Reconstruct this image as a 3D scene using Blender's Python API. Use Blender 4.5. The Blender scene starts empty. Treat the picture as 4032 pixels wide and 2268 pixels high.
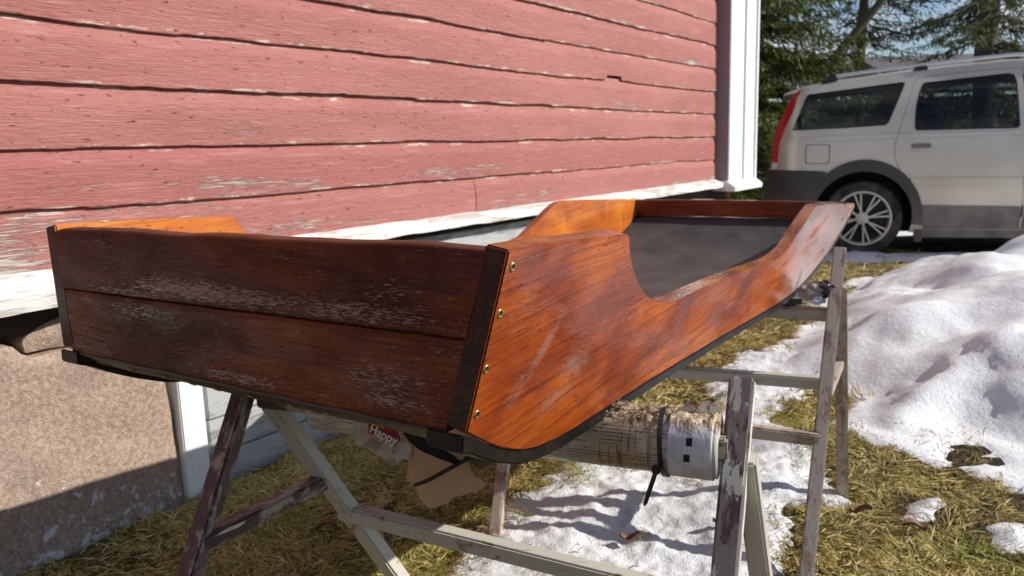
import bpy, bmesh, math, random
import numpy as np
from math import sin, cos, radians, pi
from mathutils import Vector, Matrix

rng = np.random.default_rng(11)
random.seed(11)
sc = bpy.context.scene
COL = sc.collection
V3 = lambda *a: np.array(a, float)

# ------------------------------------------------------------------ noise
def _h(i, j, k):
    n = (i * 374761393 + j * 668265263 + k * 2147483647 + 1013904223) & 0x7fffffff
    n = ((n ^ (n >> 13)) * 1274126177) & 0x7fffffff
    n = (n ^ (n >> 16)) & 0xffff
    return n / 32767.5 - 1.0

def vn(p):
    p = np.asarray(p, float)
    if p.shape[1] == 2:
        p = np.c_[p, np.zeros(len(p))]
    f = np.floor(p); i = f.astype(np.int64); u = p - f
    u = u * u * (3 - 2 * u)
    r = 0
    for a in (0, 1):
        for b in (0, 1):
            for c in (0, 1):
                w = (u[:, 0] if a else 1 - u[:, 0]) * (u[:, 1] if b else 1 - u[:, 1]) * (u[:, 2] if c else 1 - u[:, 2])
                r = r + w * _h(i[:, 0] + a, i[:, 1] + b, i[:, 2] + c)
    return r

def fbm(p, o=4, g=.5):
    p = np.asarray(p, float); r = 0; a = 1.
    for k in range(o):
        r = r + a * vn(p * (2.03 ** k) + 17.3 * k); a *= g
    return r

def ss(x, a, b):
    t = np.clip((x - a) / (b - a), 0, 1)
    return t * t * (3 - 2 * t)

def sdf(P, poly):
    """signed distance (positive inside) and nearest boundary point"""
    P = np.asarray(P, float); Q = np.asarray(poly, float)
    best = np.full(len(P), 1e9); near = np.zeros_like(P); ins = np.zeros(len(P), bool)
    for k in range(len(Q)):
        a, b = Q[k], Q[(k + 1) % len(Q)]
        ab = b - a
        t = np.clip(((P - a) @ ab) / max(ab @ ab, 1e-12), 0, 1)
        c = a + t[:, None] * ab
        d = np.linalg.norm(P - c, axis=1)
        m = d < best
        best[m] = d[m]; near[m] = c[m]
        cond = (a[1] > P[:, 1]) != (b[1] > P[:, 1])
        with np.errstate(divide='ignore', invalid='ignore'):
            xi = (b[0] - a[0]) * (P[:, 1] - a[1]) / (b[1] - a[1] if b[1] != a[1] else 1e-12) + a[0]
        ins ^= cond & (P[:, 0] < xi)
    return np.where(ins, best, -best), near

# ------------------------------------------------------------------ objects
WL = {}
def wloc(o):
    return WL.get(o.name, np.zeros(3)) if o else np.zeros(3)

def tag(o, label=None, cat=None, group=None, kind=None):
    if label: o['label'] = label
    if cat: o['category'] = cat
    if group: o['group'] = group
    if kind: o['kind'] = kind
    return o

def thing(name, loc, label, cat, group=None):
    o = bpy.data.objects.new(name, None); COL.objects.link(o)
    o.location = loc; o.empty_display_size = .1
    WL[o.name] = V3(*loc)
    return tag(o, label, cat, group)

def obj(name, V, F, mat, parent=None, smooth=False, loc=None, mi=None, attrs=None):
    """V in world coordinates"""
    V = np.asarray(V, float)
    org = wloc(parent)
    me = bpy.data.meshes.new(name)
    if isinstance(F, np.ndarray):
        n, k = F.shape
        me.vertices.add(len(V)); me.vertices.foreach_set('co', (V - org).astype(np.float32).ravel())
        me.loops.add(n * k); me.loops.foreach_set('vertex_index', F.astype(np.int32).ravel())
        me.polygons.add(n); me.polygons.foreach_set('loop_start', np.arange(0, n * k, k, dtype=np.int32))
        me.update(calc_edges=True)
    else:
        me.from_pydata((V - org).tolist(), [], F)
    for m in (mat if isinstance(mat, (list, tuple)) else [mat]):
        me.materials.append(m)
    if mi is not None:
        me.polygons.foreach_set('material_index', np.asarray(mi, np.int32))
    if smooth:
        me.polygons.foreach_set('use_smooth', np.ones(len(me.polygons), bool))
    if loc is not None:
        a = me.attributes.new('loc', 'FLOAT_VECTOR', 'POINT')
        a.data.foreach_set('vector', np.asarray(loc, np.float32).ravel())
    for k, v in (attrs or {}).items():
        a = me.attributes.new(k, 'FLOAT', 'POINT')
        a.data.foreach_set('value', np.asarray(v, np.float32).ravel())
    me.update()
    o = bpy.data.objects.new(name, me); COL.objects.link(o)
    if parent: o.parent = parent
    WL[o.name] = org
    return o

def share(name, me, M, parent):
    """another object on the same mesh at world matrix M (under an unrotated parent)"""
    o = bpy.data.objects.new(name, me); COL.objects.link(o)
    if parent:
        o.parent = parent
        o.matrix_local = Matrix.Translation(Vector(-wloc(parent))) @ M
    else:
        o.matrix_local = M
    return o

def edges_smooth(o, ang=40):
    bm = bmesh.new(); bm.from_mesh(o.data)
    for f in bm.faces: f.smooth = True
    for e in bm.edges:
        e.smooth = not (len(e.link_faces) == 2 and e.calc_face_angle(0) > radians(ang))
    bm.to_mesh(o.data); bm.free()

def finish(o, bevel=0, locf=None, ang=40, seg=2, mif=None):
    """recalc normals, bevel the sharp edges, store loc attribute from world coordinates"""
    bm = bmesh.new(); bm.from_mesh(o.data)
    bmesh.ops.recalc_face_normals(bm, faces=bm.faces)
    if bevel:
        es = [e for e in bm.edges if len(e.link_faces) == 2 and e.calc_face_angle(0) > radians(ang)]
        bmesh.ops.bevel(bm, geom=es, offset=bevel, segments=seg, affect='EDGES', clamp_overlap=True)
    for f in bm.faces: f.smooth = True
    for e in bm.edges:
        e.smooth = not (len(e.link_faces) == 2 and e.calc_face_angle(0) > radians(45))
    if mif:
        for f in bm.faces: f.material_index = mif(f)
    bm.to_mesh(o.data); bm.free()
    if locf:
        n = len(o.data.vertices); co = np.zeros(n * 3, np.float32)
        o.data.vertices.foreach_get('co', co)
        L = locf(co.reshape(-1, 3).astype(float) + wloc(o))
        a = o.data.attributes.get('loc') or o.data.attributes.new('loc', 'FLOAT_VECTOR', 'POINT')
        a.data.foreach_set('vector', np.asarray(L, np.float32).ravel())
    return o

def frame(d, up):
    d = d / np.linalg.norm(d)
    x = np.cross(d, up); x /= np.linalg.norm(x)
    y = np.cross(x, d)
    return d, x, y

def beam(name, p0, p1, w, h, mat, parent, up=(0, 0, 1), bevel=.003, n=6, off=0., wob=0., open_end=False):
    p0 = V3(*p0); p1 = V3(*p1); L = np.linalg.norm(p1 - p0)
    d, x, y = frame(p1 - p0, V3(*up))
    V, F = [], []
    cs = [(-w / 2, -h / 2), (w / 2, -h / 2), (w / 2, h / 2), (-w / 2, h / 2)]
    for k in range(n + 1):
        c = p0 + (p1 - p0) * k / n
        for a, b in cs: V.append(c + x * a + y * b)
    for k in range(n):
        for j in range(4):
            a = 4 * k + j; b = 4 * k + (j + 1) % 4
            F.append((a, b, b + 4, a + 4))
    F.append((3, 2, 1, 0)); F.append((4 * n, 4 * n + 1, 4 * n + 2, 4 * n + 3))
    o = obj(name, V, F, mat, parent)
    if open_end:
        bm = bmesh.new(); bm.from_mesh(o.data); bm.faces.ensure_lookup_table()
        f = bm.faces[-1]
        r = bmesh.ops.inset_individual(bm, faces=[f], thickness=.0035)
        for v in f.verts: v.co -= Vector(d) * .05
        bm.to_mesh(o.data); bm.free()
    def lf(P):
        Q = P - p0
        return np.c_[Q @ d + off, Q @ x + off * .37, Q @ y + off * 1.7]
    return finish(o, bevel, lf)

def loft(rows, closed=False, caps=False):
    """rows: (n, m, 3) -> V, F; closed joins the last column with the first"""
    rows = np.asarray(rows, float); n, m, _ = rows.shape
    V = rows.reshape(-1, 3); F = []
    mm = m if closed else m - 1
    for i in range(n - 1):
        for j in range(mm):
            a = i * m + j; b = i * m + (j + 1) % m
            F.append((a, b, b + m, a + m))
    if caps:
        F.append(tuple(range(m - 1, -1, -1))); F.append(tuple((n - 1) * m + j for j in range(m)))
    return V, F

def tube(pts, rad, sides=8, caps=True):
    pts = np.asarray(pts, float); n = len(pts)
    rad = np.broadcast_to(np.asarray(rad, float), (n,))
    rows = []; up = V3(0.13, .21, .97)
    for i in range(n):
        d = pts[min(i + 1, n - 1)] - pts[max(i - 1, 0)]
        d, x, y = frame(d, up)
        a = np.linspace(0, 2 * pi, sides, endpoint=False)
        rows.append(pts[i] + rad[i] * (np.cos(a)[:, None] * x + np.sin(a)[:, None] * y))
    return loft(rows, True, caps)

def join(parts):
    V, F, n = [], [], 0
    for v, f in parts:
        V.append(np.asarray(v, float)); F += [tuple(int(i) + n for i in q) for q in f]; n += len(v)
    return np.concatenate(V), F

# ------------------------------------------------------------------ material DSL
class MT:
    def __init__(s, name, rough=.6, metal=0., spec=.5):
        s.m = bpy.data.materials.new(name); s.m.use_nodes = True
        s.t = s.m.node_tree; s.t.nodes.clear()
        s.out = s.t.nodes.new('ShaderNodeOutputMaterial')
        s.p = s.t.nodes.new('ShaderNodeBsdfPrincipled')
        s.t.links.new(s.p.outputs[0], s.out.inputs[0])
        s.set('Roughness', rough); s.set('Metallic', metal); s.set('Specular IOR Level', spec)
    def set(s, k, v):
        s.inp(s.p, k, v)
    def inp(s, n, k, v):
        i = n.inputs[k]
        if isinstance(v, bpy.types.NodeSocket): s.t.links.new(v, i)
        elif isinstance(v, (tuple, list)) and len(v) == 3 and i.type == 'RGBA': i.default_value = (*v, 1)
        else: i.default_value = v
    def node(s, ty, **kw):
        n = s.t.nodes.new(ty)
        for k, v in kw.items(): setattr(n, k, v)
        return n
    def attr(s, name='loc', out='Vector'):
        return s.node('ShaderNodeAttribute', attribute_name=name).outputs[out]
    def objco(s):
        return s.node('ShaderNodeTexCoord').outputs['Object']
    def map(s, v, scale=(1, 1, 1), loc=(0, 0, 0), rot=(0, 0, 0)):
        n = s.node('ShaderNodeMapping'); s.inp(n, 0, v)
        n.inputs['Location'].default_value = loc; n.inputs['Rotation'].default_value = rot; n.inputs['Scale'].default_value = scale
        return n.outputs[0]
    def noise(s, v, scale=1, detail=4, rough=.55, dist=0., col=False):
        n = s.node('ShaderNodeTexNoise'); s.inp(n, 'Vector', v)
        for k, x in (('Scale', scale), ('Detail', detail), ('Roughness', rough), ('Distortion', dist)): s.inp(n, k, x)
        return n.outputs['Color' if col else 'Fac']
    def voro(s, v, scale=1, feat='F1', out='Distance'):
        n = s.node('ShaderNodeTexVoronoi', feature=feat); s.inp(n, 'Vector', v); s.inp(n, 'Scale', scale)
        return n.outputs[out]
    def wave(s, v, scale=1, dist=0, detail=2, dscale=1, dirn='Y', ty='BANDS'):
        n = s.node('ShaderNodeTexWave', wave_type=ty)
        if ty == 'BANDS': n.bands_direction = dirn
        else: n.rings_direction = dirn
        s.inp(n, 'Vector', v)
        for k, x in (('Scale', scale), ('Distortion', dist), ('Detail', detail), ('Detail Scale', dscale)): s.inp(n, k, x)
        return n.outputs['Fac']
    def ramp(s, f, *st, interp='LINEAR'):
        n = s.node('ShaderNodeValToRGB'); s.inp(n, 0, f); r = n.color_ramp; r.interpolation = interp
        while len(r.elements) < len(st): r.elements.new(.5)
        for e, (p, c) in zip(r.elements, st):
            e.position = p; e.color = (*c, 1) if isinstance(c, (tuple, list)) else (c, c, c, 1)
        return n.outputs[0]
    def mix(s, f, a, b, mode='MIX'):
        n = s.node('ShaderNodeMix', data_type='RGBA', blend_type=mode)
        s.inp(n, 0, f); s.inp(n, 6, a); s.inp(n, 7, b)
        return n.outputs[2]
    def mth(s, op, a, b=0., c=None, clamp=False):
        n = s.node('ShaderNodeMath', operation=op, use_clamp=clamp); s.inp(n, 0, a); s.inp(n, 1, b)
        if c is not None: s.inp(n, 2, c)
        return n.outputs[0]
    def rng(s, v, a, b, c=0., d=1., smooth=True):
        n = s.node('ShaderNodeMapRange', interpolation_type='SMOOTHSTEP' if smooth else 'LINEAR')
        s.inp(n, 'Value', v)
        for k, x in (('From Min', a), ('From Max', b), ('To Min', c), ('To Max', d)): s.inp(n, k, x)
        return n.outputs[0]
    def sep(s, v):
        n = s.node('ShaderNodeSeparateXYZ'); s.inp(n, 0, v); return n.outputs
    def comb(s, x, y, z=0.):
        n = s.node('ShaderNodeCombineXYZ'); s.inp(n, 0, x); s.inp(n, 1, y); s.inp(n, 2, z); return n.outputs[0]
    def bump(s, h, strength=.5, dist=.01, base=None, tgt=('Normal',)):
        n = s.node('ShaderNodeBump'); s.inp(n, 'Strength', strength); s.inp(n, 'Distance', dist); s.inp(n, 'Height', h)
        if base is not None: s.inp(n, 'Normal', base)
        for t in tgt: s.set(t, n.outputs[0])
        return n.outputs[0]

def simple(name, col, rough=.6, metal=0., spec=.5, coat=0.):
    m = MT(name, rough, metal, spec); m.set('Base Color', col); m.set('Coat Weight', coat)
    return m.m

# ------------------------------------------------------------------ varnished wood
def wood(name, dark, mid, lite, seed=0., gscale=1., wet=.75, bumpk=1.0, stain=.6, glare=0., ior=1.5, lines=.5, blobs=None, b2w=.12, sheen=0., hzw=1., hzlo=.79, hzhi=.82):
    m = MT(name, .5, 0, .12)
    L = m.map(m.attr(), loc=(seed, seed * .7, seed * .3))
    # wander of the grain
    wob = m.noise(m.map(L, (2.2, 5, 5)), 1, 2, .5)
    x, y, z = m.sep(L)
    yy = m.mth('ADD', y, m.mth('MULTIPLY', m.mth('SUBTRACT', wob, .5), .045))
    G = m.comb(x, yy, z)
    # broad blotches of stain
    b1 = m.noise(m.map(L, (3.6, 7, 7)), 1, 4, .55, .5)
    b2 = m.noise(m.map(G, (1.6, 34, 34), (3, 1, 0)), 1, 4, .6, .4)
    f = m.mth('ADD', m.mth('MULTIPLY', b1, 1 - b2w), m.mth('MULTIPLY', b2, b2w))
    col = m.ramp(f, (.28, dark), (.47, mid), (.66, lite))
    # growth rings running along the board
    ring = m.noise(m.map(G, (.9, 125 * gscale, 125 * gscale)), 1, 2, .5, .15)
    col = m.mix(m.rng(ring, .50, .66, 0, lines * .7), col, dark)
    # fine fibres
    fib = m.noise(m.map(G, (5, 300 * gscale, 300 * gscale)), 1, 3, .65, .2)
    col = m.mix(m.rng(fib, .50, .66, 0, lines * 1.1), col, tuple(c * .35 for c in dark))
    # short dark dashes: pores and scratches
    por = m.noise(m.map(G, (75, 260, 260)), 1, 2, .5)
    pm = m.rng(por, .655, .71, 0, 1)
    col = m.mix(m.mth('MULTIPLY', pm, .8), col, tuple(c * .2 for c in dark))
    # runs and darker lap marks
    run = m.noise(m.map(L, (13, 5, 13), (7, 2, 1), (0, 0, .5)), 1, 5, .65, .5)
    col = m.mix(m.rng(run, .56, .72, 0, stain), col, tuple(c * .6 for c in dark))
    # pale glare mixed into the colour, broken reflections in drawn out islands
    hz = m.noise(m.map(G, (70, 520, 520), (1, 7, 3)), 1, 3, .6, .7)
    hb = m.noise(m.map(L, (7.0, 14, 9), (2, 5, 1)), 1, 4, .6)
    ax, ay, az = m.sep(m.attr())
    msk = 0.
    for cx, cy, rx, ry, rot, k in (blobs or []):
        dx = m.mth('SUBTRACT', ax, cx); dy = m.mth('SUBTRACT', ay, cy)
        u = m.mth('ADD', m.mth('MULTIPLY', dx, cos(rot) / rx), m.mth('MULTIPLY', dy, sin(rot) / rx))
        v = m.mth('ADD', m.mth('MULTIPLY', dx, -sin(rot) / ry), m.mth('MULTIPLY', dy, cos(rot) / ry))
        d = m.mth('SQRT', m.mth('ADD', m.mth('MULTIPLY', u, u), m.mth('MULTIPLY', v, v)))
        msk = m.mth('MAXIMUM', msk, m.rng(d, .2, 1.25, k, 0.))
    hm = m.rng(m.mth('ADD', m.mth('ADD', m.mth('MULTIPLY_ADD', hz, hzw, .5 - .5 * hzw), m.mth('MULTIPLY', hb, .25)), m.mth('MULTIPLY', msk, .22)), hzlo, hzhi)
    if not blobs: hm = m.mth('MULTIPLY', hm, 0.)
    if glare: col = m.mix(m.mth('MULTIPLY', hm, glare), col, (.30, .25, .22))
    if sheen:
        bow_glare = m.mth('MULTIPLY', m.rng(ax, 1.35, 1.62), m.rng(m.noise(m.map(L, (4, 15, 9), (6, 1, 1)), 1, 4, .5), .38, .46))
        col = m.mix(m.mth('MULTIPLY', bow_glare, .42), col, (.40, .34, .31))  # pale reflection on the bow end painted into the base colour
    m.set('Base Color', col)
    h = m.mth('ADD', m.mth('MULTIPLY', fib, .6), m.mth('MULTIPLY', m.noise(m.map(G, (45, 160, 160)), 1, 4, .6, .5), .8))
    h = m.mth('SUBTRACT', h, m.mth('MULTIPLY', pm, .8))
    m.bump(h, .6 * bumpk, .0012)
    # varnish coat: wet in some areas, sunk in and matt in others
    w = m.noise(m.map(L, (5, 10, 10), (1, 4, 2)), 1, 4, .6, .7)
    wet_f = m.mth('MAXIMUM', m.rng(w, .40, .56, wet * .35, wet), m.mth('MULTIPLY', hm, .9))
    cr_ = m.rng(w, .35, .6, .10, .03)
    if sheen:
        sh = m.mth('MULTIPLY', m.rng(ax, 1.15, 1.55), m.rng(m.noise(m.map(L, (5, 16, 9), (6, 1, 1)), 1, 3, .5), .36, .46, .35, 1.))
        wet_f = m.mth('MAXIMUM', wet_f, m.mth('MULTIPLY', sh, sheen))
        cr_ = m.mth('ADD', cr_, m.mth('MULTIPLY', sh, .08))
    m.set('Coat Weight', wet_f); m.set('Coat IOR', ior)
    m.set('Coat Roughness', cr_)
    hc = m.mth('ADD', m.noise(m.map(G, (40, 150, 150), (2, 2, 2)), 1, 3, .55, 1.0), m.mth('MULTIPLY', m.noise(m.map(L, (14, 30, 30)), 1, 2, .5), 1.2))
    n = m.node('ShaderNodeBump'); m.inp(n, 'Strength', .5 * bumpk); m.inp(n, 'Distance', .0014); m.inp(n, 'Height', hc)
    m.set('Coat Normal', n.outputs[0])
    return m.m

# painted glare patches on the near side board and on the transom: (along, across, half sizes, tilt, strength)
GLARE_S = [(.125, .815, .09, .016, .75, .8), (.06, .765, .06, .022, .6, .7), (.215, .752, .06, .028, -.2, 1.0), (.17, .72, .08, .022, .1, .75), (1.95, .83, .30, .030, .06, .5), (.30, .715, .05, .03, .2, .5)]
GLARE_T = [(1.3 + .52, .872, .26, .020, .02, 1.05), (1.3 + .70, .858, .14, .012, 0, .8), (1.3 + .22, .868, .16, .018, 0, .75), (1.3 + .17, .90, .05, .02, 0, .45)]
GLARE_U = [(4.6 + .17, .79, .10, .03, 0, .6), (4.6 + .45, .755, .12, .012, 0, .75), (4.6 + .70, .83, .16, .02, 0, .6), (4.6 + .16, .765, .09, .012, 0, .7)]
W_SIDE = wood('wood_side', (.080, .010, .0018), (.235, .034, .0024), (.46, .102, .0055), 0, 1, .5, .8, .16, .55, 1.75, .45, GLARE_S, .10, .9, .50, .70, .96)
W_SIDE2 = wood('wood_side_far', (.22, .042, .004), (.42, .100, .008), (.60, .19, .013), 5, 1, .6, .8, .4, .0, 1.5, .35)
W_TRAN = wood('wood_transom', (.018, .0040, .0020), (.074, .0135, .0045), (.165, .036, .008), 9, 1.1, .4, 1.1, .3, .50, 1.5, .6, GLARE_T, .22)
W_TRAN2 = wood('wood_transom_low', (.018, .0040, .0020), (.082, .0155, .0050), (.19, .044, .010), 14.3, 1.1, .4, 1.1, .3, .40, 1.5, .6, GLARE_U, .22)
W_BOW = wood('wood_bow', (.06, .012, .004), (.17, .036, .010), (.30, .075, .016), 21, .9, .6)

def endgrain():
    m = MT('wood_end_grain', .5)
    L = m.map(m.attr(), (1, 1, 1), (0, -.86, -.765))
    w = m.wave(m.map(L, (1, 1, 1)), 34, 1.2, 2, 3, 'X', 'RINGS')
    c = m.mix(m.rng(m.mth('ADD', m.mth('MULTIPLY', w, .2), m.mth('MULTIPLY', m.noise(m.map(m.attr(), (70, 45, 70)), 1, 5, .7, .5), 1.)), .42, .85), (.008, .004, .003), (.050, .018, .007))
    sp = m.noise(m.map(m.attr(), (90, 60, 60)), 1, 3, .6)
    c = m.mix(m.rng(sp, .45, .7, 0, .7), c, (.012, .006, .004))
    m.set('Base Color', c); m.set('Coat Weight', .22); m.set('Coat Roughness', .2); m.set('Specular IOR Level', .2)
    m.bump(sp, .6, .0015)
    return m.m
W_END = endgrain()

def plastic():
    m = MT('black_plastic', .33, 0, .3)
    L = m.objco()
    d = m.noise(L, 9, 5, .6, .4)
    sm = m.noise(L, 2.2, 4, .6, .6)
    c = m.mix(m.rng(d, .3, .75, .12, .42), (.030, .030, .030), (.14, .136, .128))
    sp = m.noise(L, 70, 2, .5)
    c = m.mix(m.rng(sp, .72, .78, 0, .5), c, (.16, .15, .14))
    m.set('Base Color', c)
    m.set('Roughness', m.rng(sm, .3, .75, .42, .50))
    m.bump(m.noise(L, 60, 3), .12, .002)
    return m.m
PLAST = plastic()

def tar():
    m = MT('runner_black', .42, 0, .22)
    L = m.objco()
    m.set('Base Color', m.mix(m.rng(m.noise(L, 30, 4), .45, .7), (.006, .0055, .0055), (.018, .013, .011)))
    m.set('Coat Weight', .16); m.set('Coat Roughness', .15)
    m.bump(m.noise(m.map(L, (120, 120, 60)), 1, 4), .4, .0015)
    return m.m
TAR = tar()
BRASS = simple('brass', (.72, .50, .17), .28, 1.)
RUSTW = simple('coppery_washer', (.55, .28, .09), .35, .9)
BLACK = simple('recess_black', (.006, .006, .006), .6)

# ------------------------------------------------------------------ sled
A = V3(sin(radians(34)), cos(radians(34)), 0); LT = V3(-A[1], A[0], 0)
O = V3(-.002, .894, 0); SW = .966; FL = .18; TP = .0175; TH = .033
def SP(t, s, z):
    # the stern is not quite square: its far end sits a little further back
    t = t - .033 * (s / SW) * max(0., 1 - max(t, 0) / .35) * min(1., max(.1, (z - .735) / .21))
    return O + A * t + LT * s + V3(0, 0, z)
def s_out(t, z): return FL * (.956 - z) + TP * t
def inv(P):
    Q = np.asarray(P) - O
    return Q @ A, Q @ LT, Q[:, 2]

TOPP = [(0, .956), (.06, .9545), (.11, .952), (.222, .946), (.318, .940), (.331, .938), (.336, .933), (.344, .916), (.350, .906), (.358, .896), (.369, .883), (.382, .870), (.396, .858), (.411, .846), (.436, .830), (.459, .818), (.477, .811), (.496, .805), (.518, .7985), (.542, .794), (.591, .790), (.69, .789), (.81, .788), (.94, .785), (1.09, .779),
        (1.22, .774), (1.31, .776), (1.39, .787), (1.475, .822), (1.56, .856), (1.62, .876), (1.645, .880), (1.78, .874), (2.04, .857), (2.27, .841)]
BOTP = [(2.292, .828), (2.153, .763), (1.967, .697), (1.778, .659), (1.69, .645), (1.602, .636), (1.43, .631), (1.196, .638), (.889, .647),
        (.538, .654), (.317, .655), (.25, .655), (.191, .657), (.134, .664), (.10, .672), (.069, .684), (.035, .699), (.003, .717), (-.044, .746)]
bz_t = np.array([p[0] for p in BOTP][::-1]); bz_z = np.array([p[1] for p in BOTP][::-1])
def botz(t): return np.interp(t, bz_t, bz_z)

sled = thing('wooden_sled', SP(.9, .48, .65), 'long varnished wooden cargo sled with cut-out sides lying across two sawhorses', 'sled')

def side_board(left, mat):
    P = TOPP + BOTP
    outer, inner = [], []
    for t, z in P:
        so = s_out(t, z); si = so + TH * .984; zi = z + FL * TH * .984     # square-edged plank, leaning outwards
        if left: so, si = SW - so, SW - si
        outer.append(SP(t, so, z)); inner.append(SP(t, si, zi))
    n = len(P)
    F = [tuple(range(n)), tuple(range(2 * n - 1, n - 1, -1))]
    for k in range(n): F.append((k, k + n, (k + 1) % n + n, (k + 1) % n))
    o = obj('side_board', outer + inner, F, [mat, W_END, W_EDGE], sled)
    Av = Vector(A)
    def lf(Q):
        t, s, z = inv(Q)
        return np.c_[t, z - .06 * t + (3.1 if left else 0), s + .7]
    NRv = Vector((-LT if not left else LT) + A * TP - V3(0, 0, FL)).normalized()
    return finish(o, .0022, lf, 28, 2, lambda f: 1 if (f.normal.dot(Av) < -.55 and f.calc_center_median().dot(Av) + wloc(o) @ A < (O @ A) + .05) else (2 if abs(f.normal.dot(NRv)) < .45 else 0))
W_EDGE = wood('wood_board_edge', (.055, .010, .003), (.20, .048, .007), (.40, .13, .014), 31, 1, 1., .7, .5, 0., 1.7, .5)
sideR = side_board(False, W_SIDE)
sideL = side_board(True, W_SIDE2)

def tran_t(z): return -.044 * (.956 - z) / .208
def transom_plank(z0, z1, out, mat, seed, round_top):
    rows = []; n = 46
    for i in range(n + 1):
        u = i / n
        jit = .0016 * fbm([[u * 14 + seed, 3.1, 0]], 3)[0] if round_top else .0006 * fbm([[u * 20 + seed, 3, 0]], 3)[0]
        zz1 = z1 + jit - (.0016 * sin(pi * u) if round_top else 0)
        if round_top:   # worn upper corners
            zz1 -= .004 * math.exp(-((u) / .018) ** 2) + .005 * math.exp(-((1 - u) / .015) ** 2)
        r = .006 if round_top else .0025
        cs = [(z0 + .002, 0), (z0 + .0005, .0015)]
        pts = [(-out + .0015, z0), (-out, z0 + .002)]
        for q in np.linspace(.1, .9, 8): pts.append((-out + .0006 * fbm([[u * 9, q * 4, seed]], 2)[0], z0 + (zz1 - z0) * q))
        pts += [(-out, zz1 - r), (-out + r * .3, zz1 - r * .3), (-out + r, zz1), (.03, zz1), (.03, z0)]
        row = []
        for dt, z in pts:
            a = s_out(0, z) + TH * 1.016 - .004; b = SW - a
            row.append(SP(tran_t(z) + dt, a + (b - a) * u, z))
        rows.append(row)
    V, F = loft(rows, True, True)
    o = obj('transom_plank', V, F, mat, sled)
    def lf(Q):
        t, s, z = inv(Q)
        return np.c_[s + seed, z, t]
    return finish(o, 0, lf)
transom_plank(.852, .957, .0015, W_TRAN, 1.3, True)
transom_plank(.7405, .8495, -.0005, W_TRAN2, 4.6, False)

# bow board
zb0, zb1 = .786, .848
rows = []
for i in range(17):
    u = i / 16; row = []
    for t, z in ((2.205, zb0), (2.205, zb1 - .003), (2.208, zb1), (2.235, zb1), (2.235, zb0)):
        a = s_out(t, z) + TH - .001; b = SW - a
        row.append(SP(t, a + (b - a) * u, z + .003 * sin(pi * u)))
    rows.append(row)
V, F = loft(rows, True, True)
finish(obj('bow_board', V, F, W_BOW, sled), 0, lambda Q: np.c_[inv(Q)[1], inv(Q)[2], inv(Q)[0]])

# black plastic hull
hull_t = [-.046, -.03, -.01, .02, .05, .1, .15, .2, .25, .3, .4, .55, .75, 1., 1.2, 1.43, 1.6, 1.69, 1.78, 1.87, 1.967, 2.06, 2.153, 2.2, 2.24]
hull_z = [.7425, .7300, .7165, .703, .694, .684, .677, .671, .667, .664, .660, .656] + [float(botz(t)) + .004 for t in hull_t[12:-1]] + [.785]
hull_z[-2] = .782
def hullz(t): return float(np.interp(t, hull_t, hull_z))
rows_t, rows_b = [], []
for t, z in zip(hull_t, hull_z):
    rt, rb = [], []
    for i in range(25):
        u = i / 24
        a = s_out(t, z) + TH - .006; b = SW - a
        wob = .0012 * fbm([[u * 12, t * 6, 2]], 2)[0] if t > -.03 else .0008 * sin(u * 40)
        rt.append(SP(t, a + (b - a) * u, z + wob)); rb.append(SP(t, a + (b - a) * u, z - .0035 + wob))
    rows_t.append(rt); rows_b.append(rb)
V1, F1 = loft(rows_t); V2, F2 = loft(rows_b)
n1 = len(V1); m = 25; F = F1 + [tuple(i + n1 for i in f[::-1]) for f in F2]
for j in range(m - 1):
    F.append((j, j + n1, j + 1 + n1, j + 1))
hull = finish(obj('hull_sheet', np.r_[V1, V2], F, PLAST, sled), 0)

# runners
def runner(left):
    rows = []
    ts = list(np.linspace(-.05, .3, 15)) + [.538, .889, 1.196, 1.43, 1.602, 1.69, 1.778, 1.87, 1.967, 2.06, 2.153, 2.285]
    for t in ts:
        z = float(botz(t)) - .001; th = .019 + (.004 * (1 - (t + .05) / .12) if t < .07 else 0)
        so = s_out(t, z) + .001; wd = .056
        # thickness measured along the local normal of the curve
        dz = (float(botz(t + .01)) - float(botz(t - .01))) / .02
        nx, nz = dz / math.hypot(1, dz), -1 / math.hypot(1, dz)
        nx *= -1 if nz > 0 else 1
        row = []
        for s, k in ((so, 0), (so + .0015, 1), (so + wd, 1), (so + wd, 0)):
            s2 = SW - s if left else s
            row.append(SP(t - (nx * th * k if t > 1.6 else 0) + (nx * th * k if t <= .3 else 0) * .5, s2, z + nz * th * k))
        rows.append(row)
    V, F = loft(rows, True, True)
    return finish(obj('runner', V, F, TAR, sled), .0022, None, 50)
runner(False); runner(True)

# screws
def screw_mesh(r, mat_rim, mat_in, name):
    V, F, MI = [], [], []
    rings = [(r * 1.0, 0), (r * .98, .0007), (r * .80, .0011), (r * .55, .0007), (r * .48, .0001)]
    n = 18
    for q, z in rings:
        for k in range(n): V.append((q * cos(2 * pi * k / n), q * sin(2 * pi * k / n), z))
    for a in range(len(rings) - 1):
        for k in range(n):
            F.append((a * n + k, a * n + (k + 1) % n, (a + 1) * n + (k + 1) % n, (a + 1) * n + k)); MI.append(0 if a < 3 else 1)
    F.append(tuple((len(rings) - 1) * n + k for k in range(n))); MI.append(1)
    # six-lobed recess in the middle
    me = bpy.data.meshes.new(name); me.from_pydata(V, [], F)
    me.materials.append(mat_rim); me.materials.append(mat_in)
    me.polygons.foreach_set('material_index', MI); me.polygons.foreach_set('use_smooth', [True] * len(F))
    return me
scr = screw_mesh(.0058, BRASS, BLACK, 'screw')
NR = -LT + A * TP - V3(0, 0, FL); NR /= np.linalg.norm(NR)
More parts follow.
